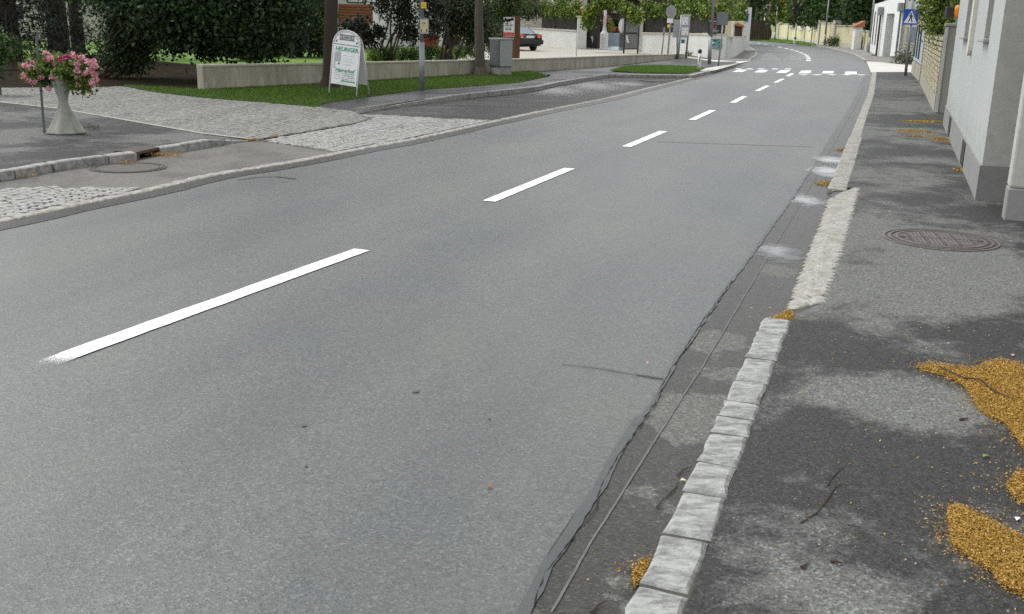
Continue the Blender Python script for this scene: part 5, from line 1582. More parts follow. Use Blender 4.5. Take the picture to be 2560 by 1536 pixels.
# map board with stacked arrow boards behind it
b1, b2 = G(*k2(650, 1330)), G(*k2(825, 1322)); Ym = b1.y
t = thing('info_board', 'grey framed double notice board on two posts at the wall end', 'notice board', b1)
for bb, x in ((b1, 735), (b2, 910)):
    post(bb, onY(*k2(x, 330), Ym), .05, 'galvanised', t, 'leg')
bx(*k2(715, 322), *k2(925, 825), Ym - .1, .06, 'box_grey', 'frame', t, .02)
for y0, y1 in ((380, 545), (612, 775)):
    o = bx(*k2(735, y0), *k2(885, y1), Ym - .13, .03, 'sign_white', 'panel', t)
    for u, v, wd_ in ((760, y0 + 35, 30), (845, y0 + 40, 25), (800, y1 - 45, 40)):
        bx(*k2(u, v), *k2(u + wd_, v + 25), Ym - .137, .006, 'ink_grey', 'print', o)
bx(*k2(712, 835), *k2(828, 950), Ym - .1, .03, 'sign_white', 'small_plate', t); bx(*k2(725, 870), *k2(800, 940), Ym - .11, .01, 'sign_green', 'small_print', t)
t = thing('arrow_boards', 'stack of three grey board backs beside the notice board', 'sign', b1 + Vector((-1, .3, 0)))
for k, (y0, y1) in enumerate(((432, 555), (565, 688), (696, 820))):
    bx(*k2(562 - 12 * k, y0), *k2(718 - 12 * k, y1), Ym + .12, .04, 'box_grey', 'board', t)
post(G(*k2(610, 1330)) + Vector((.1, .25, 0)), onY(*k2(640, 440), Ym + .2), .05, 'galvanised', t)
# white guide post with black top
b = G(1747, 175, FZ); hh = hgt(b, 130)
t = thing('guide_post', 'short white guide post with black cap by the grass island', 'guide post', b)
lean = Vector((.06, 0, 1)).normalized()
MB().lathe(b, [(.06, 0), (.06, hh * .8)], 10).build('body', 'white_plastic', t, smooth=True)
MB().lathe(b + UP * hh * .8, [(.066, 0), (.07, hh * .1), (.05, hh * .17), (.01, hh * .2)], 10).build('cap', 'black_plastic', t, smooth=True)
MB().cbox(b + Vector((0, -.06, hh * .52)), X, (0, 1, 0), UP, .03, .02, hh * .25).build('reflector', 'ink_black', t)
# lamp post and sign pole by the crossing
b = G(1773, 159.5, FZ); lamp('street_lamp', 'grey street lamp post standing before the green wall sign', b, 6.5, .062, 1.3, (.9, -.3, 0))
b = G(1796, 165.5, FZ); t = thing('square_sign', 'dark back of a square sign on a thin pole at the crossing', 'road sign', b)
tp_ = onY(*k2(1665, 265), b.y); post(b, tp_, .035, 'galvanised', t)
bx(*k2(1495, 268), *k2(1765, 548), b.y - .07, .03, 'sign_back_dark', 'plate', t, .01)
p = G(*k2(905, 1240)); bush('weed_tuft', 'small weed tuft at the end of the low wall', p + UP * .12, (.35, .2, .18), 'leaf_olive', .06, 12, 25, .06, stem=False)

# ================================================================== LEFT SIDE
# low concrete wall in cast panels
WT = [162.5, 157.5, 150, 146.5, 138, 135]
lw = thing('low_wall', 'low stained concrete wall behind the grass verge', 'wall', WB[0])
dW = lines(WB); hW = [hgt(p, y) for p, y in zip(WB, WT)]
def wh(s):
    for i in range(len(dW) - 1):
        if s <= dW[i + 1] + 1e-6:
            t = (s - dW[i]) / (dW[i + 1] - dW[i]); return hW[i] * (1 - t) + hW[i + 1] * t
nW = 15
for i in range(nW):
    s0, s1 = dW[-1] * i / nW + .008, dW[-1] * (i + 1) / nW - .008
    a, b = along(WB, s0, dW), along(WB, s1, dW)
    MB().obox(a, b, .2, -.05, wh(s0) - .05, off=-.1, z1b=wh(s1) - .05).build('wall_panel', 'concrete_wall', lw)
    MB().obox(a, b, .24, wh(s0) - .05, wh(s0), off=-.1, z0b=wh(s1) - .05, z1b=wh(s1)).build('coping', 'concrete_cap', lw, bevel=.008)
# A-frame board
FR = G(*k1(588, 1425), VZ)
FL, BR = onY(*k1(20, 1335), FR.y + .28), onY(*k1(848, 1372), FR.y + .55)
BL = FL + (BR - FR)
mf, mb_ = (FL + FR) / 2, (BL + BR) / 2
apx = (mf + mb_) / 2
apx.z = hgt(Vector((apx.x, apx.y, 0)), k1(0, 45)[1])
af = thing('pavement_board', 'white arched A-frame board with green lettering on the grass verge', 'sign board', (mf + mb_) / 2)
U = (FR - FL); uw = U.length; Ux = U.normalized()
def arch_pts(ml, inset, v0, n=14, foot=0.0):
    V = apx - ml
    hw = uw / 2 - inset
    pts = []
    for i in range(n + 1):
        a = math.pi * i / n
        pts.append(ml + Ux * (-math.cos(a) * hw) + V * (.79 + (.21 - inset / V.length) * math.sin(a)))
    return [ml + Ux * -hw + V * v0] + pts + [ml + Ux * hw + V * v0]
for ml, nm in ((mf, 'front'), (mb_, 'back')):
    V = apx - ml
    nrm = Ux.cross(V).normalized() * (1 if nm == 'front' else -1)
    ring = [ml + Ux * -uw / 2] + arch_pts(ml, .012, .1)[1:-1] + [ml + Ux * uw / 2]
    MB().path(ring, [.013] * len(ring), 8).build('frame', 'white_plastic', af, smooth=True)
    po = arch_pts(ml, .03, .155)
    pan = MB().hexa([p - nrm * .006 for p in po], [p + nrm * .006 for p in po]).build('panel', 'sign_white', af)
    MB().path([ml + Ux * -(uw / 2 - .01) + V * .155, ml + Ux * (uw / 2 - .01) + V * .155], [.01, .01], 6).build('cross_bar', 'white_plastic', af)
    if nm == 'front':
        fpn, fV, fN = pan, V, nrm
fVn = fV.normalized()
def AP(u, v, o=.009):           # u 0..1 across, v 0..1 up
    return mf + Ux * ((u - .5) * uw) + fV * v + fN * o
def abox(u0, v0, u1, v1, mat, name, o=.008):
    MB().quad(AP(u0, v0, o), AP(u1, v0, o), AP(u1, v1, o), AP(u0, v1, o)).build(name, mat, fpn)
g = arch_pts(mf, .045, .79)[1:-1]
MB().path([p + fN * .008 for p in g], [.006] * len(g), 6).build('grey_rim', 'ink_grey', fpn)
abox(.05, .762, .95, .772, 'ink_black', 'divider')
abox(.24, .835, .77, .925, 'sign_back_dark', 'header_panel')
abox(.37, .85, .64, .91, 'ink_grey', 'header_print', .0095); abox(.41, .868, .6, .895, 'sign_back_dark', 'header_print', .0105)
def disc(u, v, r, mat, name, o=.0095):
    c = AP(u, v, o)
    MB().quad(*[c + Ux * (r * math.cos(R(30 * i))) + fVn * (r * math.sin(R(30 * i))) for i in range(12)]).build(name, mat, fpn)
disc(.3, .88, .026, 'ink_grey', 'medallion'); disc(.71, .88, .026, 'ink_grey', 'medallion')
disc(.14, .815, .02, 'ink_black', 'bolt'); disc(.87, .815, .02, 'ink_black', 'bolt'); disc(.28, .47, .022, 'ink_black', 'bolt')
text('HEURIGER', AP(.12, .668), Ux, fVn, .122, 'ink_green', fpn, bold=.0028)
abox(.1, .39, .15, .64, 'ink_grey', 'photo_print'); abox(.15, .5, .34, .655, 'ink_grey', 'photo_print')
for v, a, b in ((.595, .42, .86), (.545, .4, .8), (.505, .42, .84), (.46, .45, .75)):
    scribble(AP(a, v), Ux, fVn, (b - a) * uw, .022, 'ink_pale_green', fpn)
text('Harrerhof', AP(.17, .345), Ux, fVn, .115, 'ink_green', fpn, bold=.003)
for v in (.318, .29, .262, .234):
    scribble(AP(.13 + random.uniform(0, .05), v), Ux, fVn, .22 * uw, .016, 'ink_grey', fpn); scribble(AP(.42, v), Ux, fVn, .46 * uw, .016, 'ink_black', fpn)
abox(.4, .198, .9, .222, 'ink_green', 'green_bar'); scribble(AP(.43, .203), Ux, fVn, .42 * uw, .01, 'sign_white', fpn)
scribble(AP(.25, .178), Ux, fVn, .5 * uw, .008, 'ink_grey', fpn); scribble(AP(.22, .163), Ux, fVn, .55 * uw, .011, 'ink_grey', fpn)
# lamp post with notice case and yellow plate
b = G(1055, 226, VZ)
lamp('street_lamp', 'near grey lamp post on the verge carrying a framed notice', b, 6.8, .052, 1.2, (.4, -.9, 0))
t = thing('notice_case', 'grey framed case with yellow notice on the lamp post', 'notice case', b + UP * 1.5)
Yc = b.y - .09
bx(*k7(285, 705), *k7(615, 1265), Yc, .05, 'box_grey', 'frame', t, .006)
o = bx(*k7(322, 755), *k7(580, 1215), Yc - .006, .004, 'paper_yellow', 'paper', t)
bx(*k7(362, 848), *k7(515, 872), Yc - .009, .002, 'ink_black', 'print', o); bx(*k7(330, 1090), *k7(362, 1200), Yc - .009, .002, 'dark_brown', 'print', o); bx(*k7(525, 1090), *k7(560, 1200), Yc - .009, .002, 'dark_brown', 'print', o)
for yv in (925, 965, 1005):
    p_ = onY(*k7(370, yv), Yc - .008); scribble(p_, X, UP, .08, .012, 'ink_orange', o)
t = thing('yellow_plate', 'small yellow plate high on the near lamp post', 'sign', b + UP * 2.2)
bx(*k7(335, 88), *k7(532, 318), Yc, .02, 'yellow_sign', 'plate', t, .006)
scribble(onY(*k7(385, 180), Yc - .003), X, UP, .05, .014, 'ink_black', t); bx(*k7(370, 228), *k7(525, 240), Yc - .004, .003, 'ink_orange', 'print', t)
# grey distribution cabinet
cb = [G(*zD(*p), VZ) for p in ((345, 1297), (500, 1262), (205, 1262))]
dd1, dd2 = (cb[1] - cb[0]), (cb[2] - cb[0]); dd2.z = dd1.z = 0
d1 = dd1.normalized(); d2 = Vector((-d1.y, d1.x, 0))
if d2.dot(dd2) < 0: d2 = -d2
L1, L2 = .62, .42
d1 = Vector((math.cos(R(28)), math.sin(R(28)), 0)); d2 = Vector((-math.sin(R(28)), math.cos(R(28)), 0))
L1, L2 = .42, .75
t = thing('utility_cabinet', 'grey metal utility cabinet on a concrete base in the verge', 'cabinet', cb[0])
ctr = cb[0] + d1 * L1 / 2 + d2 * L2 / 2
hb0, hb1 = hgt(cb[0], zD(0, 1172)[1]), hgt(cb[0], zD(0, 705)[1])
MB().cbox(ctr + UP * (hb0 / 2), d1, d2, UP, L1 - .03, L2 - .03, hb0 + .1).build('base', 'post_concrete', t, bevel=.01)
cbd = MB().cbox(ctr + UP * ((hb0 + hb1) / 2 - FZ * 0), d1, d2, UP, L1, L2, hb1 - hb0).build('body', 'box_grey', t, bevel=.01)
MB().cbox(ctr - d1 * (L1 / 2 + .004) + UP * ((hb0 + hb1) / 2), d1, d2, UP, .008, L2 - .06, hb1 - hb0 - .06).build('door', 'box_dark', t)
MB().cbox(ctr + UP * (hb1 + .025), d1, d2, UP, L1 + .06, L2 + .06, .05).build('lid', 'box_grey', t, bevel=.012)
MB().cbox(ctr + UP * (hb0 + .01), d1, d2, UP, L1 + .012, L2 + .012, .02).build('gap_shade_strip', 'dark_metal', t)  # solid dark strip, shade of the joint put in as colour
# brown timber post and sign board
b = G(1290, 176); Yp = b.y + 1.0
t = thing('timber_panel', 'tall brown timber board standing behind the low wall', 'timber post', Vector((b.x, Yp, 0)))
for i, (x0, x1) in enumerate(((1279, 1286.3), (1286, 1293.3), (1293, 1300))):
    p, q = onY(x0, 100, Yp), onY(x1, 100, Yp); q.z = onY(1290, 40, Yp).z
    MB().cbox(Vector(((p.x + q.x) / 2, Yp, q.z / 2)), X, (0, 1, 0), UP, (q.x - p.x), .08 + .01 * i, q.z).build('plank', 'wood_post', t)
t = thing('white_notice', 'white notice board with red band before the brown timber', 'sign', Vector((b.x - .3, Yp - .1, 0)))
bx(*zD(402, 300), *zD(596, 635), Yp - .12, .03, 'sign_white', 'plate', t)
bx(*zD(405, 562), *zD(586, 628), Yp - .125, .01, 'sign_red', 'red_band', t); bx(*zD(428, 437), *zD(572, 444), Yp - .125, .006, 'ink_black', 'rule', t)
for x, y, x1, h_, mt in ((425, 475, 570, 14, 'ink_grey'), (440, 520, 550, 30, 'ink_black'), (425, 545, 570, 8, 'ink_pale_green'), (430, 608, 560, 12, 'sign_white'), (432, 425, 560, 26, 'ink_black')):
    p_, q_ = onY(*zD(x, y), Yp - .13), onY(*zD(x1, y), Yp - .13); scribble(p_, X, UP, q_.x - p_.x, h_ / 6.872 / FP * Yp, mt, t)
sil = MB()
for i in range(9):
    p_ = onY(*zD(420 + i * 18, 330 + random.uniform(-12, 40)), Yp - .127)
    sil.quad(*[p_ + Vector((random.uniform(.5, 1) * .05 * math.cos(a), 0, random.uniform(.5, 1) * .07 * math.sin(a))) for a in np.linspace(0, 5.4, 7)])
sil.build('figures_print', 'ink_black', t)
# thin pole in the yard
b = G(1441, 141); t = thing('yard_pole', 'thin grey pole with white tag in the gravel yard', 'pole', b)
hh = hgt(b, zD(0, 565)[1]); post(b, b + Vector((-.05, 0, hh)), .018, 'galvanised', t)
q = [onY(*k3(*p), b.y - .03) for p in ((1192, 930), (1205, 945), (1235, 890), (1228, 870), (1212, 880))]
MB().hexa(q, [v + Vector((0, .02, 0)) for v in q]).build('tag', 'sign_white', t)
# flower planter
b = G(166, 332, LZ - .01)
pl_t = thing('flower_planter', 'hourglass concrete planter full of pink geraniums on the left pavement', 'planter', b)
H_ = hgt(Vector((b.x, b.y, 0)), k8(0, 1120)[1]) - b.z
ppm = FP / (b.y * math.cos(TH) + (H - .4) * math.sin(TH))
rb_, rw, rt_ = 46 / ppm, 11 / ppm, 33 / ppm
zw = H_ * .5
MB().lathe(b, [(rb_, 0), (rb_ * .97, .02), (rb_ * .62, H_ * .22), (rb_ * .36, H_ * .38), (rw, zw), (rw * 1.1, H_ * .58), (rt_ * .62, H_ * .78), (rt_, H_ * 1.0), (rt_ * .9, H_), (rt_ * .8, H_ * .93)], 48, .045, 8).build('pot', 'planter_concrete', pl_t, smooth=True)
P = clumps(b + UP * (H_ + .07), (.5, .42, .13), 46, 34, .055, .2)
P2 = np.concatenate([clumps(b + Vector((.32, -.08, H_ - .12)), (.15, .16, .16), 16, 30, .05), clumps(b + Vector((-.34, -.05, H_ - .08)), (.13, .16, .13), 12, 30, .05), clumps(b + UP * (H_ + .02), (.3, .3, .06), 8, 30, .04)])
leafmesh('foliage', np.concatenate([P, P2]), .045, 'leaf_bright', pl_t, .95)
leafmesh('inner_foliage', clumps(b + UP * (H_ + .03), (.36, .32, .12), 30, 30, .05), .06, 'leaf_mid', pl_t, .95)
def blooms(pts, mat, name, lo=0, hi=0):
    for (x, y) in pts:
        d_ = b.y + random.uniform(-.3, -.05)
        c = onY(x, y, d_)
        n = 40
        v = rng.normal(size=(n, 3)); v /= np.linalg.norm(v, axis=1)[:, None]
        leafmesh(name, np.array(c) + v * rng.uniform(.35, 1, n)[:, None] * .042, .034, mat, pl_t, .85)
pk = [(115, 133), (81, 156), (63, 164), (72, 168), (90, 168), (58, 190), (76, 202), (88, 204), (103, 193), (122, 148), (128, 146), (138, 160), (152, 160), (138, 143), (183, 137), (190, 145), (200, 150), (205, 145), (192, 163), (172, 177), (192, 178), (178, 180), (206, 183), (212, 184), (221, 177), (232, 154), (238, 165), (232, 169), (237, 186), (240, 199), (232, 213), (206, 201), (193, 194), (196, 212), (229, 204), (131, 193), (121, 222), (100, 172), (220, 154), (150, 147), (86, 176)]
blooms(pk, 'petal_pink', 'bloom')
blooms([(112, 153), (118, 152), (146, 150), (152, 146), (160, 145), (166, 143), (156, 152), (170, 146)], 'petal_magenta', 'magenta_bloom')
# metal stake
b = G(111, 333, LZ - .01); t = thing('metal_stake', 'slim grey metal stake leaning beside the flower planter', 'stake', b)
tp_ = onY(91, 90, b.y); MB().tube(b, tp_, .017, .017, 8).build('shaft', 'box_dark', t)
# kerb inlet and drain covers
a, c = G(*za(1285, 742)), G(*za(1495, 695))
t = thing('kerb_inlet', 'rusty kerb gully inlet set between two granite kerbs', 'drain', a)
d = (c - a).normalized(); n = Vector((d.y, -d.x, 0)); L_ = (c - a).length
MB().cbox(a.lerp(c, .5) - n * .16 + UP * .075, d, n, UP, L_, .3, .035).build('lid', 'rust', t, bevel=.006)
MB().cbox(a.lerp(c, .5) - n * .26 + UP * .03, d, n, UP, L_, .02, .07).build('throat', 'iron_dark', t)
for s_ in (.03, .97):
    MB().cbox(a.lerp(c, s_) - n * .12 + UP * .03, d, n, UP, .03, .24, .08).build('cheek', 'rust', t)
def manhole(c, r, z, label, mat, group='manhole covers', rich=False):
    t = thing('manhole_cover', label, 'manhole cover', (c.x, c.y, z), group)
    c = Vector((c.x, c.y, z))
    def ring(r0, r1, z0, z1, nm, mt, n=40):
        m = MB()
        A = [[c + Vector((rr * math.cos(2 * math.pi * i / n), rr * math.sin(2 * math.pi * i / n), zz_)) for i in range(n)] for rr, zz_ in ((r0, z0), (r0, z1), (r1, z1), (r1, z0))]
        m.add([v for a_ in A for v in a_], [(k * n + i, k * n + (i + 1) % n, (k + 1) * n + (i + 1) % n, (k + 1) * n + i) for k in range(3) for i in range(n)])
        m.build(nm, mt, t)
    m = MB(); m.quad(*[c + Vector((r * .97 * math.cos(2 * math.pi * i / 40), r * .97 * math.sin(2 * math.pi * i / 40), .001)) for i in range(40)])
    m.build('seat', 'iron_dark', t)
    ring(r, r * .955, -.01, .006, 'outer_ring', mat); ring(r * .9, r * .855, -.01, .007, 'middle_ring', mat)
    m = MB(); m.quad(*[c + Vector((r * .8 * math.cos(2 * math.pi * i / 40), r * .8 * math.sin(2 * math.pi * i / 40), .0035)) for i in range(40)]); m.build('lid', 'iron_worn' if rich else mat, t)
    if rich:
        ring(r * .78, r * .73, 0, .008, 'inner_ring', mat)
        dx, dy = Vector((math.cos(R(-12)), math.sin(R(-12)), 0)), Vector((-math.sin(R(-12)), math.cos(R(-12)), 0))
        for i in range(-9, 10):
            hh_ = math.sqrt(max(0, .64 ** 2 - (i * .066) ** 2)) * r
            if hh_ < .05: continue
            for sgn in (-1, 1):
                MB().cbox(c + dx * (i * .066 * r) + dy * (sgn * hh_ * .52) + UP * .005, dx, dy, UP, r * .036, hh_ * .9, .005).build('tread_bar', 'rust' if i % 4 == 0 else mat, t)
        for sx in (-1, 1):
            MB().lathe(c + dx * (sx * r * .66) + UP * .003, [(.03, 0), (.03, .005)], 10).build('lift_hole', 'iron_dark', t)
    return t
manhole((G(2210, 600, PZ) + G(2470, 600, PZ)) / 2 + Vector((.03, .0, 0)), .425, PZ + .003, 'round patterned iron manhole cover in the right pavement', 'iron', rich=True)
manhole(G(*za(1190, 815)), .4, .0, 'worn round manhole cover below the kerb inlet', 'iron_worn')
manhole(G(*zc(1060, 661)), .42, .002, 'dark round manhole cover where setts meet the wet bay', 'iron_dark')
manhole(G(*zd(1410, 424)), .55, .003, 'dark round manhole cover near the grass island', 'iron_dark')
# parked saloon car, seen from behind
def car():
    rw_ = G(*zD(905, 870)); yaw = R(118)                     # heading
    hx = Vector((math.cos(yaw), math.sin(yaw), 0)); ry = Vector((hx.y, -hx.x, 0))
    org = rw_ - ry * .72 - hx * .95                            # middle of the rear bumper on the ground
    t = thing('parked_car', 'dark saloon car parked in the gravel yard, seen from behind', 'car', org)
    def W(x, y, z): return org + hx * x + ry * y + UP * z
    secs = [(0, .5, .78, .45, .95), (.06, .3, .86, .6, 1.0), (.5, .24, .89, .66, 1.03), (1.0, .2, .9, .7, 1.04), (1.6, .18, .9, .72, 1.0), (3.1, .18, .9, .72, .98), (4.0, .2, .89, .7, .92), (4.6, .26, .84, .6, .8), (4.75, .4, .72, .45, .65)]
    V, Fc = [], []
    K = 12
    for x, z0, hw, in_, zt in secs:
        zmid = (z0 + zt) / 2 + .04
        L = [(-hw * .86, z0), (-hw * .97, z0 + .1), (-hw, zmid), (-hw * .96, zt - .12), (-hw * .86, zt - .02), (-hw * .5, zt + .01), (hw * .5, zt + .01), (hw * .86, zt - .02), (hw * .96, zt - .12), (hw, zmid), (hw * .97, z0 + .1), (hw * .86, z0)]
        V += [W(x, y, z) for y, z in L]
    for i in range(len(secs) - 1):
        Fc += [(i * K + j, i * K + (j + 1) % K, (i + 1) * K + (j + 1) % K, (i + 1) * K + j) for j in range(K)]
    Fc += [tuple(range(K - 1, -1, -1)), tuple(range((len(secs) - 1) * K, len(secs) * K))]
    bd = MB().add(V, Fc).build('body', 'car_paint', t, smooth=True)
    bd.data.flip_normals()
    cab = [(.75, .74, 1.02), (1.35, .6, 1.38), (1.6, .58, 1.42), (2.5, .58, 1.42), (3.2, .7, 1.0)]
    V = []
    for x, hw, z in cab:
        V += [W(x, -hw, z), W(x, hw, z)]
    base = [W(.75, -.76, 1.0), W(.75, .76, 1.0), W(3.2, .78, .97), W(3.2, -.78, .97)]
    rf = MB(); rf.hexa([W(1.3, -.62, 1.36), W(2.55, -.62, 1.36), W(2.55, .62, 1.36), W(1.3, .62, 1.36)], [W(1.45, -.56, 1.43), W(2.4, -.56, 1.43), W(2.4, .56, 1.43), W(1.45, .56, 1.43)])
    rf.build('roof', 'car_paint', t, bevel=.03)
    MB().quad(W(.72, -.66, 1.03), W(.72, .66, 1.03), W(1.33, .56, 1.37), W(1.33, -.56, 1.37)).build('rear_window', 'glass_sky', t)
    MB().quad(W(3.25, -.68, .98), W(3.25, .68, .98), W(2.53, .58, 1.37), W(2.53, -.58, 1.37)).build('windscreen', 'glass_sky', t)
    for sg in (-1, 1):
        MB().quad(W(.95, sg * .8, 1.02), W(3.1, sg * .8, .99), W(2.5, sg * .63, 1.37), W(1.4, sg * .63, 1.37)).build('side_window', 'glass_dark', t)
        MB().hexa([W(.68, sg * .66, 1.02), W(.68, sg * .8, 1.0), W(1.0, sg * .82, 1.0), W(.78, sg * .66, 1.03)], [W(1.28, sg * .555, 1.38), W(1.3, sg * .62, 1.36), W(1.42, sg * .635, 1.36), W(1.36, sg * .555, 1.38)]).build('rear_pillar', 'car_paint', t)
        o = MB().cbox(W(.0, sg * .62, .86), hx, ry, UP, .1, .36, .2).build('tail_lamp', 'lamp_red', t, bevel=.02)
        MB().cbox(W(-.035, sg * .66, .91), hx, ry, UP, .06, .28, .08).build('indicator', 'lamp_amber', o)
        MB().cbox(W(-.04, sg * .58, .8), hx, ry, UP, .06, .1, .07).build('reversing_lamp', 'sign_white', o)
        for x in (.95, 3.75):
            wh_ = MB().tube(W(x, sg * .62, .31), W(x, sg * .86, .31), .31, n=24).build('wheel', 'tyre', t)
            MB().tube(W(x, sg * .85, .31), W(x, sg * .87, .31), .2, n=18).build('rim', 'chrome', wh_)
    MB().cbox(W(-.05, 0, .52), hx, ry, UP, .22, 1.72, .26).build('bumper', 'car_trim', t, bevel=.05)
    MB().cbox(W(-.04, 0, .82), hx, ry, UP, .04, .52, .13).build('number_plate', 'sign_white', t)
    MB().cbox(W(-.02, 0, .97), hx, ry, UP, .04, .09, .09).build('badge', 'chrome', t, bevel=.02)
car()
# bins seen between the shrubs
for i, (x0, x1, y0, mt, lb_, lid) in enumerate([(1060, 1097, 87, 'red_paint', 'red waste container partly hidden by the shrubs', 'red_paint'), (1110, 1152, 88, 'black_plastic', 'black bin with yellow lid partly hidden by the shrubs', 'yellow_sign')]):
    b = G((x0 + x1) / 2, 128); t = thing('waste_bin', lb_, 'bin', b)
    p, q = onY(x0, y0, b.y), onY(x1, y0, b.y); hh = p.z
    c = Vector(((p.x + q.x) / 2, b.y, 0)); wd_ = q.x - p.x
    MB().hexa([c + Vector((x * wd_ * .42, y * .4, .1)) for x, y in ((-1, -1), (1, -1), (1, 1), (-1, 1))], [c + Vector((x * wd_ * .5, y * .5, hh - .1)) for x, y in ((-1, -1), (1, -1), (1, 1), (-1, 1))]).build('tub', mt, t, bevel=.03)
    MB().cbox(c + UP * (hh - .05), X, (0, 1, 0), UP, wd_ * 1.05, 1.08, .1).build('lid', lid, t, bevel=.03)
    for sx in (-1, 1):
        MB().tube(c + Vector((sx * wd_ * .35, -.45, .1)), c + Vector((sx * wd_ * .35, -.38, .1)), .1, n=10).build('wheel', 'tyre', t)
# houses behind the left trees
block('cream_house', 'low cream house across the lawn behind the left trees', -60, 330, 66, 4.5, 'cream_house', [(20, 60, 8, 50, 'white_plastic', 'glass_dark')], roof='roof_tile')
bh_ = block('balcony_house', 'house with orange-brown timber balcony behind the trees', 842, 933, 60, 7, 'white_render', [(868, 916, -22, 7, 'dark_brown', 'sign_white')])
for i in range(7):
    p, q = onY(846, 60 - i * 7 + .4, 58.6), onY(932, 53 - i * 7 + .9, 58.6)
    if i < 7: MB().cbox((p + q) / 2, X, (0, 1, 0), UP, q.x - p.x, .06, q.z - p.z).build('board', 'brown_cladding', bh_)
block('white_house', 'plain white house wall behind the dark-leafed shrub', 936, 1122, 68, 7, 'white_render', [(960, 990, -40, -15, 'pale_trim', 'glass_dark')])
block('porch_white', 'white garden outbuilding glimpsed right of the big bush', 738, 842, 62, 3.0, 'white_render', [(770, 800, 30, 60, 'pale_trim', 'glass_dark')], cat='shed', roof='zinc')

# ---- left trees and shrubs
def spruce(label, base, r, h, ztop, seed, low=2.0, reach=3.5, n=70):
    t = thing('spruce_tree', label, 'tree', base, 'spruces by the cobbled driveway')
    MB().path([base - UP * .1, base + UP * .3, base + UP * 3, base + UP * h * .5, base + UP * h], [r * 1.7, r * 1.15, r, r * .6, .03], 14).build('trunk', 'bark', t)
    br_, Ps = MB(), []
    for i in range(n):
        z = low + (h - low) * (i / n) ** 1.1
        a = i * 2.399
        L = reach * (1 - z / h) ** .8 * random.uniform(.75, 1.1) + .3
        s_ = base + UP * z
        e = s_ + Vector((math.cos(a) * L, math.sin(a) * L, -.28 * L))
        md = s_.lerp(e, .5) + UP * .12 * L
        br_.path([s_, md, e], [.02, .012, .004], 5)
        K = 330
        u = rng.uniform(.12, 1, K)
        pts = np.array([(s_ * (1 - x) ** 2 + md * 2 * x * (1 - x) + e * x * x) for x in u])
        side_ = rng.normal(size=(K, 3)) * (.22, .22, .1)
        pts = pts + side_ * (1.2 - u)[:, None] * L * .42
        pts[:, 2] -= np.abs(rng.normal(size=K)) * .28
        Ps.append(pts)
    br_.build('branches', 'bark', t)
    leafmesh('needles', np.concatenate(Ps), .2, 'needle', t, .24, droop=.8)
    return t
spruce('thick reddish spruce trunk behind the flower planter', G(150, 141), .36, 13, 9, 1, low=3.7, reach=4.2, n=60)
spruce('slimmer dark spruce trunk right of the thick one', G(198, 139), .24, 12, 9, 2, low=3.5, reach=3.6, n=60)
spruce('dark spruce with low branches at the left edge of the picture', G(30, 150), .3, 12, 9, 3, low=.7, reach=4.6, n=90)
spruce('low spruce beside the white outbuilding behind the concrete wall', G(745, 142), .16, 9, 9, 4, low=.5, reach=2.0, n=80)
# broadleaf shrubs
def bigbush(name, label, parts, leaf, mat, base, mat2=None, stems=7, per=60, r=.05, cat='shrub', aspect=.7):
    t = thing(name, label, cat, base)
    P = np.concatenate([clumps(c, rad, K, per, sp, sh, .1) for c, rad, K, sp, sh in parts])
    if mat2:
        k = rng.uniform(size=len(P)) < .32
        leafmesh('pale_foliage', P[k], leaf, mat2, t, aspect, droop=.4); P = P[~k]
    leafmesh('foliage', P, leaf, mat, t, aspect, droop=.4)
    m = MB()
    for i in range(stems):
        c, rad = parts[i % min(4, len(parts))][:2]
        e = Vector(c) + Vector((random.uniform(-.6, .6) * rad[0], random.uniform(-.6, .6) * rad[1], random.uniform(-.1, .7) * rad[2]))
        b0 = Vector(base) + Vector((random.uniform(-.4, .4), random.uniform(-.3, .3), 0))
        m.path([b0, b0.lerp(e, .5) + Vector((random.uniform(-.2, .2), 0, .2)), e], [r, r * .7, r * .25], 7)
    m.build('stems', 'bark', t)
    return t
b = G(320, 196)
bigbush('round_shrub', 'dense dark green rounded shrub left of the concrete wall', [(b + UP * .85, (.72, .7, .95), 120, .16, .25), (b + Vector((.1, .3, 1.5)), (.5, .5, .5), 40, .16, .2)], .085, 'leaf_dark', b, 'leaf_mid', r=.018)
b = G(480, 165) ; b = Vector((b.x, 27.5, 0))
def px(x, y, Y): return onY(x, y, Y)
bigbush('lilac_bush', 'huge dark broadleaf bush overhanging the left end of the concrete wall', [
    (px(450, 35, 27), (1.2, 1.2, .9), 120, .2, .2), (px(380, 5, 26.5), (1.1, 1, .7), 80, .2, .25), (px(545, 50, 27.5), (1.1, 1, .9), 110, .2, .25), (px(640, 55, 28), (1.0, 1, .9), 90, .2, .25), (px(700, 20, 28.5), (.7, 1, .8), 60, .2, .25), (px(520, -45, 28), (3.4, 1.6, 1.1), 150, .25, .2), (px(430, 88, 26.8), (.45, .5, .4), 22, .14, .2), (px(520, 100, 27.2), (.5, .5, .4), 24, .14, .2), (px(620, 112, 27.6), (.6, .5, .35), 26, .14, .2), (px(690, 105, 28), (.35, .5, .4), 16, .14, .2), (px(330, -15, 27), (1.2, 1, .6), 60, .2, .2)], .125, 'leaf_dark', b, 'leaf_mid', 10, 62, .035)
b = G(610, 152); bigbush('shade_bush', 'low dark bush in the shade behind the concrete wall', [(b + UP * .5, (2.2, .8, .5), 70, .16, .1)], .11, 'leaf_dark', b, None, 5, 50, .03)
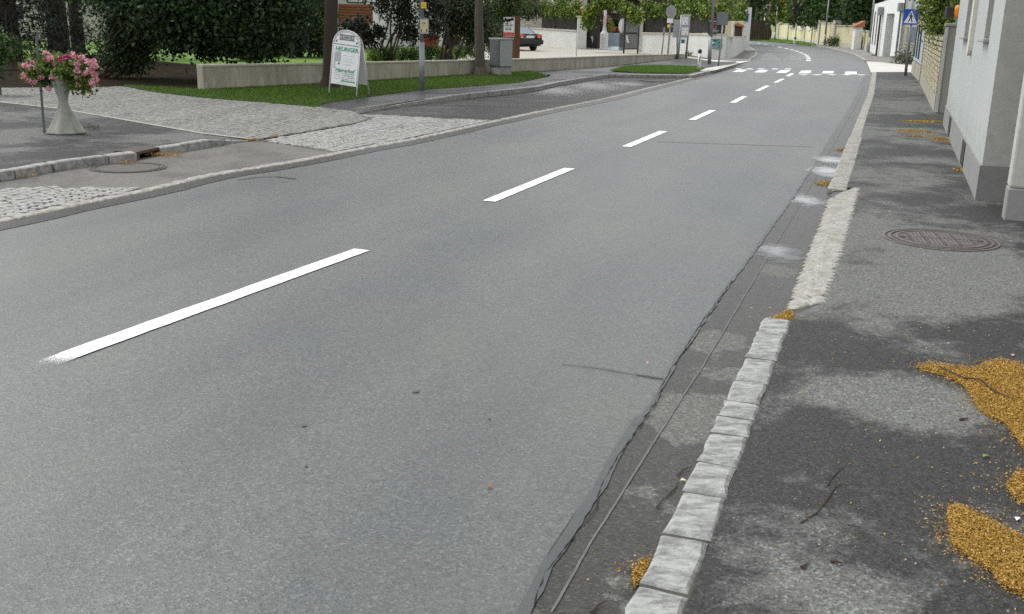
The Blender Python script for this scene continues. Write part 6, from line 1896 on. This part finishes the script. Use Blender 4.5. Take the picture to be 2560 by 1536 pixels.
# big trunk behind the A-frame
b = G(826, 219, VZ)
tree('street_tree', 'dark thick trunk just behind the A-frame board', b, 4.2, (-1.5, .3, 6.6), (5.0, 3.6, 2.4), 'leaf_dark', .16, 330, 60, .4, .15, bark='bark', zmin=4.2)
b = G(1200, 188, VZ)
tree('street_tree', 'grey-brown tree trunk beside the utility cabinet', b, 3.4, (0, .4, 5.2), (3.0, 3.0, 2.2), 'leaf_dark', .12, 170, 60, .35, .135, bark='bark_grey', mat2='leaf_olive', zmin=3.0)
# multi-stemmed purple shrub and low plants behind the wall
b = Vector((G(965, 150).x, G(965, 158).y, 0)); b = G(965, 168)
Yq = b.y
bigbush('purple_shrub', 'dark purplish multi-stemmed shrub behind the wall, between board and lamp post', [(px(990, 15, Yq), (.7, .6, .8), 34, .13, .3), (px(890, 62, Yq), (.55, .5, .3), 18, .11, .3), (px(910, 95, Yq + .1), (.4, .4, .4), 22, .11, .3), (px(1020, 60, Yq + .3), (.45, .5, .8), 32, .13, .3), (px(1075, 60, Yq + .3), (.4, .5, .6), 22, .12, .3), (px(960, -30, Yq + .3), (1.6, 1, .6), 40, .2, .2), (px(1085, 15, Yq + .6), (.5, .5, .5), 20, .13, .3), (px(940, 80, Yq), (.3, .3, .3), 10, .1, .3)], .11, 'leaf_purple', b, 'leaf_dark', 12, 46, .04, aspect=.6)
for i in range(16):
    x = 935 + i * 17 + random.uniform(-6, 6)
    p = G(x, 170 - i * 1.1); top_ = 118 + 10 * math.sin(i * 1.3)
    hh = max(.35, hgt(p, top_) * random.uniform(.75, 1.15))
    t = thing('garden_weed', 'leafy green garden plant along the wall top, ' + ['1st', '2nd', '3rd', '4th', '5th', '6th', '7th', '8th', '9th', '10th', '11th', '12th', '13th', '14th', '15th', '16th'][i] + ' from the left', 'plant', p, 'green plants behind the low wall')
    leafmesh('foliage', clumps(p + UP * hh * .62, (.28, .25, hh * .42), 18, 30, .09, .1), .09, 'leaf_mid' if i % 3 else 'leaf_bright', t, .45)
    MB().path([p, p + UP * hh * .9], [.012, .006], 5).build('stem', 'leaf_mid', t)
b = G(1120, 165); Yq = b.y + .6
bigbush('dark_yew', 'dark yew-like bush between lamp post and grey-brown trunk', [(px(1135, 60, Yq), (.45, .5, .6), 40, .13, .25), (px(1160, 40, Yq), (1.0, .7, .9), 90, .17, .25), (px(1195, 80, Yq), (.8, .6, .8), 70, .15, .25), (px(1140, 0, Yq), (1.5, .8, .7), 80, .18, .25)], .09, 'leaf_dark', b, 'leaf_olive', 8, 50, .05)
b = G(1245, 162); Yq = b.y + 2.5
bigbush('white_flowered_vine', 'climbing shrub with pale blossoms around the brown timber', [(px(1240, 40, Yq), (.7, .5, .6), 60, .14, .3), (px(1270, 10, Yq), (1.0, .5, .5), 70, .15, .3), (px(1320, 22, Yq + 1), (.7, .4, .45), 45, .14, .3), (px(1240, 110, Yq), (.35, .4, .6), 36, .12, .3), (px(1225, 85, Yq), (.4, .4, .7), 40, .12, .3)], .085, 'leaf_mid', Vector((b.x, Yq, 0)), 'leaf_olive', 6, 50, .04)
p = col(-10, 14.3); p = G(-12, 240); bush('edge_shrub', 'bright green shrub at the left edge behind the cobbles', onY(-12, 130, p.y) , (.3, .4, .45), 'leaf_mid', .1, 26, 36, .1)
p = G(30, 175); bush('edge_shrub', 'pale green shrub arching left of the metal stake', onY(30, 120, p.y), (.55, .5, .35), 'leaf_mid', .1, 24, 36, .12)
# trees out of frame that shade the garden and close the view behind the houses
for i, (x, Y, rx, h) in enumerate([(-40, 85, 8, 10), (330, 80, 8, 10), (620, 58, 5, 8), (760, 84, 6, 9), (1180, 88, 6, 10), (1300, 95, 6, 10)]):
    tree('back_tree', 'dark leafy tree behind the left gardens, ' + side[i] + ' from the left of six', col(x, Y), 4, (0, 0, 5.6), (rx, 3, 5.2), 'leaf_forest', .45, 110, 55, .8, .25, 'trees behind the left gardens')
bigb = G(600, 140); bigbush('lawn_shrub', 'yellow-green shrub on the lawn behind the wall', [(onY(780, 40, 46), (.9, .7, 1.2), 50, .2, .3), (onY(790, 85, 46), (.7, .6, .6), 36, .18, .3)], .14, 'leaf_bright', Vector((onY(780, 100, 46).x, 46, 0)), 'leaf_mid', 5, 40, .04)

# ================================================================== SMALL THINGS ON THE GROUND
def litter(name, label, pxs, z, n, size=.011, mound=.02, edge=.05):
    poly = [(p.x, p.y) for p in GL(pxs, z)]
    P = scatter(poly, n)
    # spill some flakes over the outline, thinning outwards
    k = rng.uniform(size=len(P)) < .2
    P[k] += rng.normal(size=(k.sum(), 2)) * edge * rng.uniform(.2, 1.6, (k.sum(), 1))
    cx, cy = P.mean(0)
    zz_ = z + rng.uniform(.001, mound, len(P))
    Q = np.column_stack([P, zz_])
    t = thing(name, label, 'litter', (cx, cy, z))
    t['kind'] = 'stuff'
    mm_ = rng.uniform(size=len(Q)) < .05
    a = leafmesh('flakes', Q[~mm_], size, 'flake', t, .55, var=.5, lay=.3, kind='stuff')
    b_ = leafmesh('dark_flakes', Q[mm_], size, 'flake_dark', t, .5, var=.5, kind='stuff')
    bed = [Vector((cx, cy, z)) + (Vector((x, y, z)) - Vector((cx, cy, z))) * .93 for x, y in poly]
    MB().quad(*[(q.x, q.y, z + .003) for q in bed]).build('bed', 'litter', t, kind='stuff')
    return t
litter('blossom_litter', 'large drift of orange fallen blossom on the right pavement', [(2286, 921), (2321, 912), (2370, 918), (2433, 925), (2470, 910), (2500, 902), (2540, 912), (2590, 935), (2680, 1140), (2600, 1150), (2560, 1128), (2517, 1067), (2480, 1050), (2466, 1044), (2443, 1027), (2429, 993), (2406, 966), (2370, 945), (2332, 932)], PZ, 42000, .008)
litter('blossom_litter', 'orange drift of fallen blossom at the bottom right corner', [(2368, 1275), (2390, 1267), (2420, 1280), (2462, 1300), (2510, 1330), (2560, 1350), (2640, 1385), (2680, 1540), (2614, 1513), (2560, 1495), (2498, 1466), (2477, 1430), (2440, 1410), (2415, 1394), (2376, 1361), (2370, 1320)], PZ, 28000, .007)
litter('blossom_litter', 'small orange blossom drift at the right picture edge', [(2513, 1217), (2535, 1195), (2560, 1177), (2640, 1170), (2660, 1300), (2600, 1290), (2560, 1268), (2527, 1238)], PZ, 7000, .008)
litter('blossom_litter', 'little heap of orange blossom against the nearest kerb stones', [zg(880, 1250), zg(920, 1180), zg(940, 1130), zg(1005, 1120), zg(1000, 1180), zg(950, 1270), zg(905, 1300)], .006, 900, .009)
litter('blossom_litter', 'little heap of orange blossom where kerb and sett ramp meet', [zf(200, 300), zf(270, 270), zf(310, 235), zf(350, 260), zf(385, 290), zf(370, 312), zf(250, 318)], .012, 1500, .011)
for i, (p, r0, r1, n) in enumerate([(zH(565, 462), .45, .2, 900), (zH(480, 553), .34, .25, 900), (zH(460, 602), .22, .08, 300), (zH(690, 625), .16, .3, 350), (ze(515, 478), .14, .16, 350), (ze(640, 228), .2, .2, 300), (zH(790, 640), .15, .5, 400), (zH(905, 915), .06, .12, 300)]):
    c = G(*p, PZ if i not in (4, 5) else .006)
    pts = [(c.x + r0 * math.cos(a) * random.uniform(.7, 1.1), c.y + r1 * math.sin(a) * random.uniform(.7, 1.1)) for a in np.linspace(0, 5.9, 12)]
    poly = pts
    P = scatter(poly, n); P += rng.normal(size=P.shape) * .03
    Q = np.column_stack([P, c.z + rng.uniform(.001, .014, len(P))])
    lb_ = ['farthest orange blossom patch on the pavement by the gate post', 'orange blossom patch on the pavement below the farthest one', 'thin orange blossom streak on the far pavement', 'faint orange blossom patch near the far house wall', 'orange blossom tuft in the gutter by the ramp end', 'orange blossom tuft in the gutter beyond the bright puddles', 'orange blossom line along the far house plinth', 'orange blossom dab at the house plinth by the near vent'][i]
    leafmesh('blossom_patch', Q, .02, 'flake', None, .55, var=.5, label=lb_, cat='litter', kind='stuff')
for i, (p, r0, r1, n) in enumerate([(za(1510, 700), .24, .07, 350), (za(1180, 778), .12, .03, 90), (zb(950, 624), .1, .04, 110), (zb(1180, 590), .07, .03, 70), (za(240, 900), .12, .02, 60)]):
    c = G(*p, .01)
    poly = [(c.x + r0 * math.cos(a), c.y + r1 * math.sin(a)) for a in np.linspace(0, 5.9, 12)]
    P = scatter(poly, n); P += rng.normal(size=P.shape) * .015
    Q = np.column_stack([P, c.z + rng.uniform(.0, .03, len(P))])
    leafmesh('blossom_patch', Q, .018, 'flake', None, .55, var=.5, label=['orange blossom washed into the mouth of the kerb inlet', 'orange blossom line beside the worn manhole cover', 'orange blossom dab at the tapered end of the left kerb', 'orange blossom dab on the groove of the driveway', 'orange blossom line under the leftmost granite kerb'][i], cat='litter', kind='stuff')
# loose flakes, grit and chips over the right pavement
P = scatter([(p.x, p.y) for p in GL([(1900, 1536), (2000, 820), (2140, 520), (2480, 560), (2640, 900), (2640, 1536)], PZ)], 900)
leafmesh('loose_flakes', np.column_stack([P, np.full(len(P), PZ + .004)]), .008, 'flake', None, .6, var=.6, label='scattered single orange flakes over the right pavement', cat='litter', kind='stuff')
P = scatter([(p.x, p.y) for p in GL([(1600, 1536), (1980, 800), (2140, 500), (2480, 560), (2640, 900), (2640, 1536)], PZ)], 900)
leafmesh('grit', np.column_stack([P, np.full(len(P), PZ + .003)]), .006, 'granite_white', None, .9, flat=1, var=.7, label='pale grit chips strewn over the right pavement', cat='grit', kind='stuff')
def twig(label, pts, z, r=.0025, name='twig'):
    q = GL(pts, z)
    q = [p + UP * (r + random.uniform(0, .004)) for p in q]
    t = thing(name, label, 'twig', q[0])
    MB().path(q, [r * 1.2] + [r] * (len(q) - 2) + [r * .6], 5).build('stalk', 'twig', t)
twig('thin dark twig in the gutter left of the kerb, longest one', [zg(1055, 750), zg(1110, 690), zg(1160, 640), zg(1185, 620), zg(1200, 570)], .006)
twig('short dark twig in the gutter above the longest one', [zg(1200, 530), zg(1240, 490), zg(1300, 470)], .006)
twig('curved grey twig lying on the right pavement', [zh(0, 860), zh(110, 790), zh(190, 690), zh(240, 610), zh(290, 590)], PZ, .0022)
twig('fine grey twig branching above the curved one', [zh(190, 600), zh(210, 560), zh(260, 500), zh(315, 460)], PZ, .0018)
twig('short reddish stick near the bottom of the right pavement', [zh(210, 1125), zh(250, 1135), zh(290, 1143)], PZ, .004)
twig('dark stub of wood at the bottom of the right pavement', [zh(10, 1172), zh(50, 1150)], PZ, .005)
twig('dark stick lying at the tip of the corner blossom drift', [zh(965, 935), zh(1025, 943)], PZ, .005)
twig('dark stick between the two large blossom drifts', [zh(1105, 145), zh(1160, 140)], PZ, .005)
twig('dark twig lying across the large blossom drift', [zf(1450, 655), zf(1640, 740), zf(1750, 745), zf(1870, 840), (2534, 1000)], PZ + .02, .0035)
twig('dark twig at the bottom of the gutter strip', [zg(600, 1484), zg(640, 1440), zg(700, 1410)], .006, .003)
def fallen_leaf(label, pxl, size, z, mat):
    c = G(*pxl, z)
    a = random.uniform(0, 6)
    u, v = Vector((math.cos(a), math.sin(a), .15)), Vector((-math.sin(a), math.cos(a), .1))
    P_ = [c + u * x * size + v * y * size + UP * zz_ for x, y, zz_ in ((-.5, 0, .004), (-.2, .28, .012), (.25, .24, .01), (.5, 0, .004), (.2, -.27, .014), (-.25, -.25, .01))]
    MB().add(P_, [(0, 1, 5), (1, 2, 4, 5), (2, 3, 4)]).build('fallen_leaf', mat, None, label=label, cat='leaf')
fallen_leaf('pale green fallen leaf on the right pavement', zh(1285, 400), .035, PZ, 'leaf_yellowgreen')
fallen_leaf('small red-brown leaf on the road right of the middle', (1224, 1220), .025, .002, 'terracotta')
fallen_leaf('small pinkish leaf on the road near the crack', (1618, 911), .022, .002, 'petal_pink')
fallen_leaf('brown curled leaf in the gutter beside the sett ramp', ze(318, 1165), .045, .006, 'terracotta')
fallen_leaf('pale chip of paper at the right picture edge', zh(1500, 835), .03, PZ, 'sign_white')
fallen_leaf('pale fallen leaf above the large blossom drift', zf(1990, 568), .035, PZ, 'petal_pink')
fallen_leaf('yellowish wood chip in the gutter beside the kerb', zg(1245, 572), .03, .006, 'paper_yellow')
# weeds in the joint by the planter
p = G(*za(860, 455), LZ - .02); bush('joint_weed', 'dry weed tuft growing beside the planter foot', p + UP * .02, (.14, .05, .02), 'leaf_olive', .018, 10, 16, .015, cat='weed', stem=False)
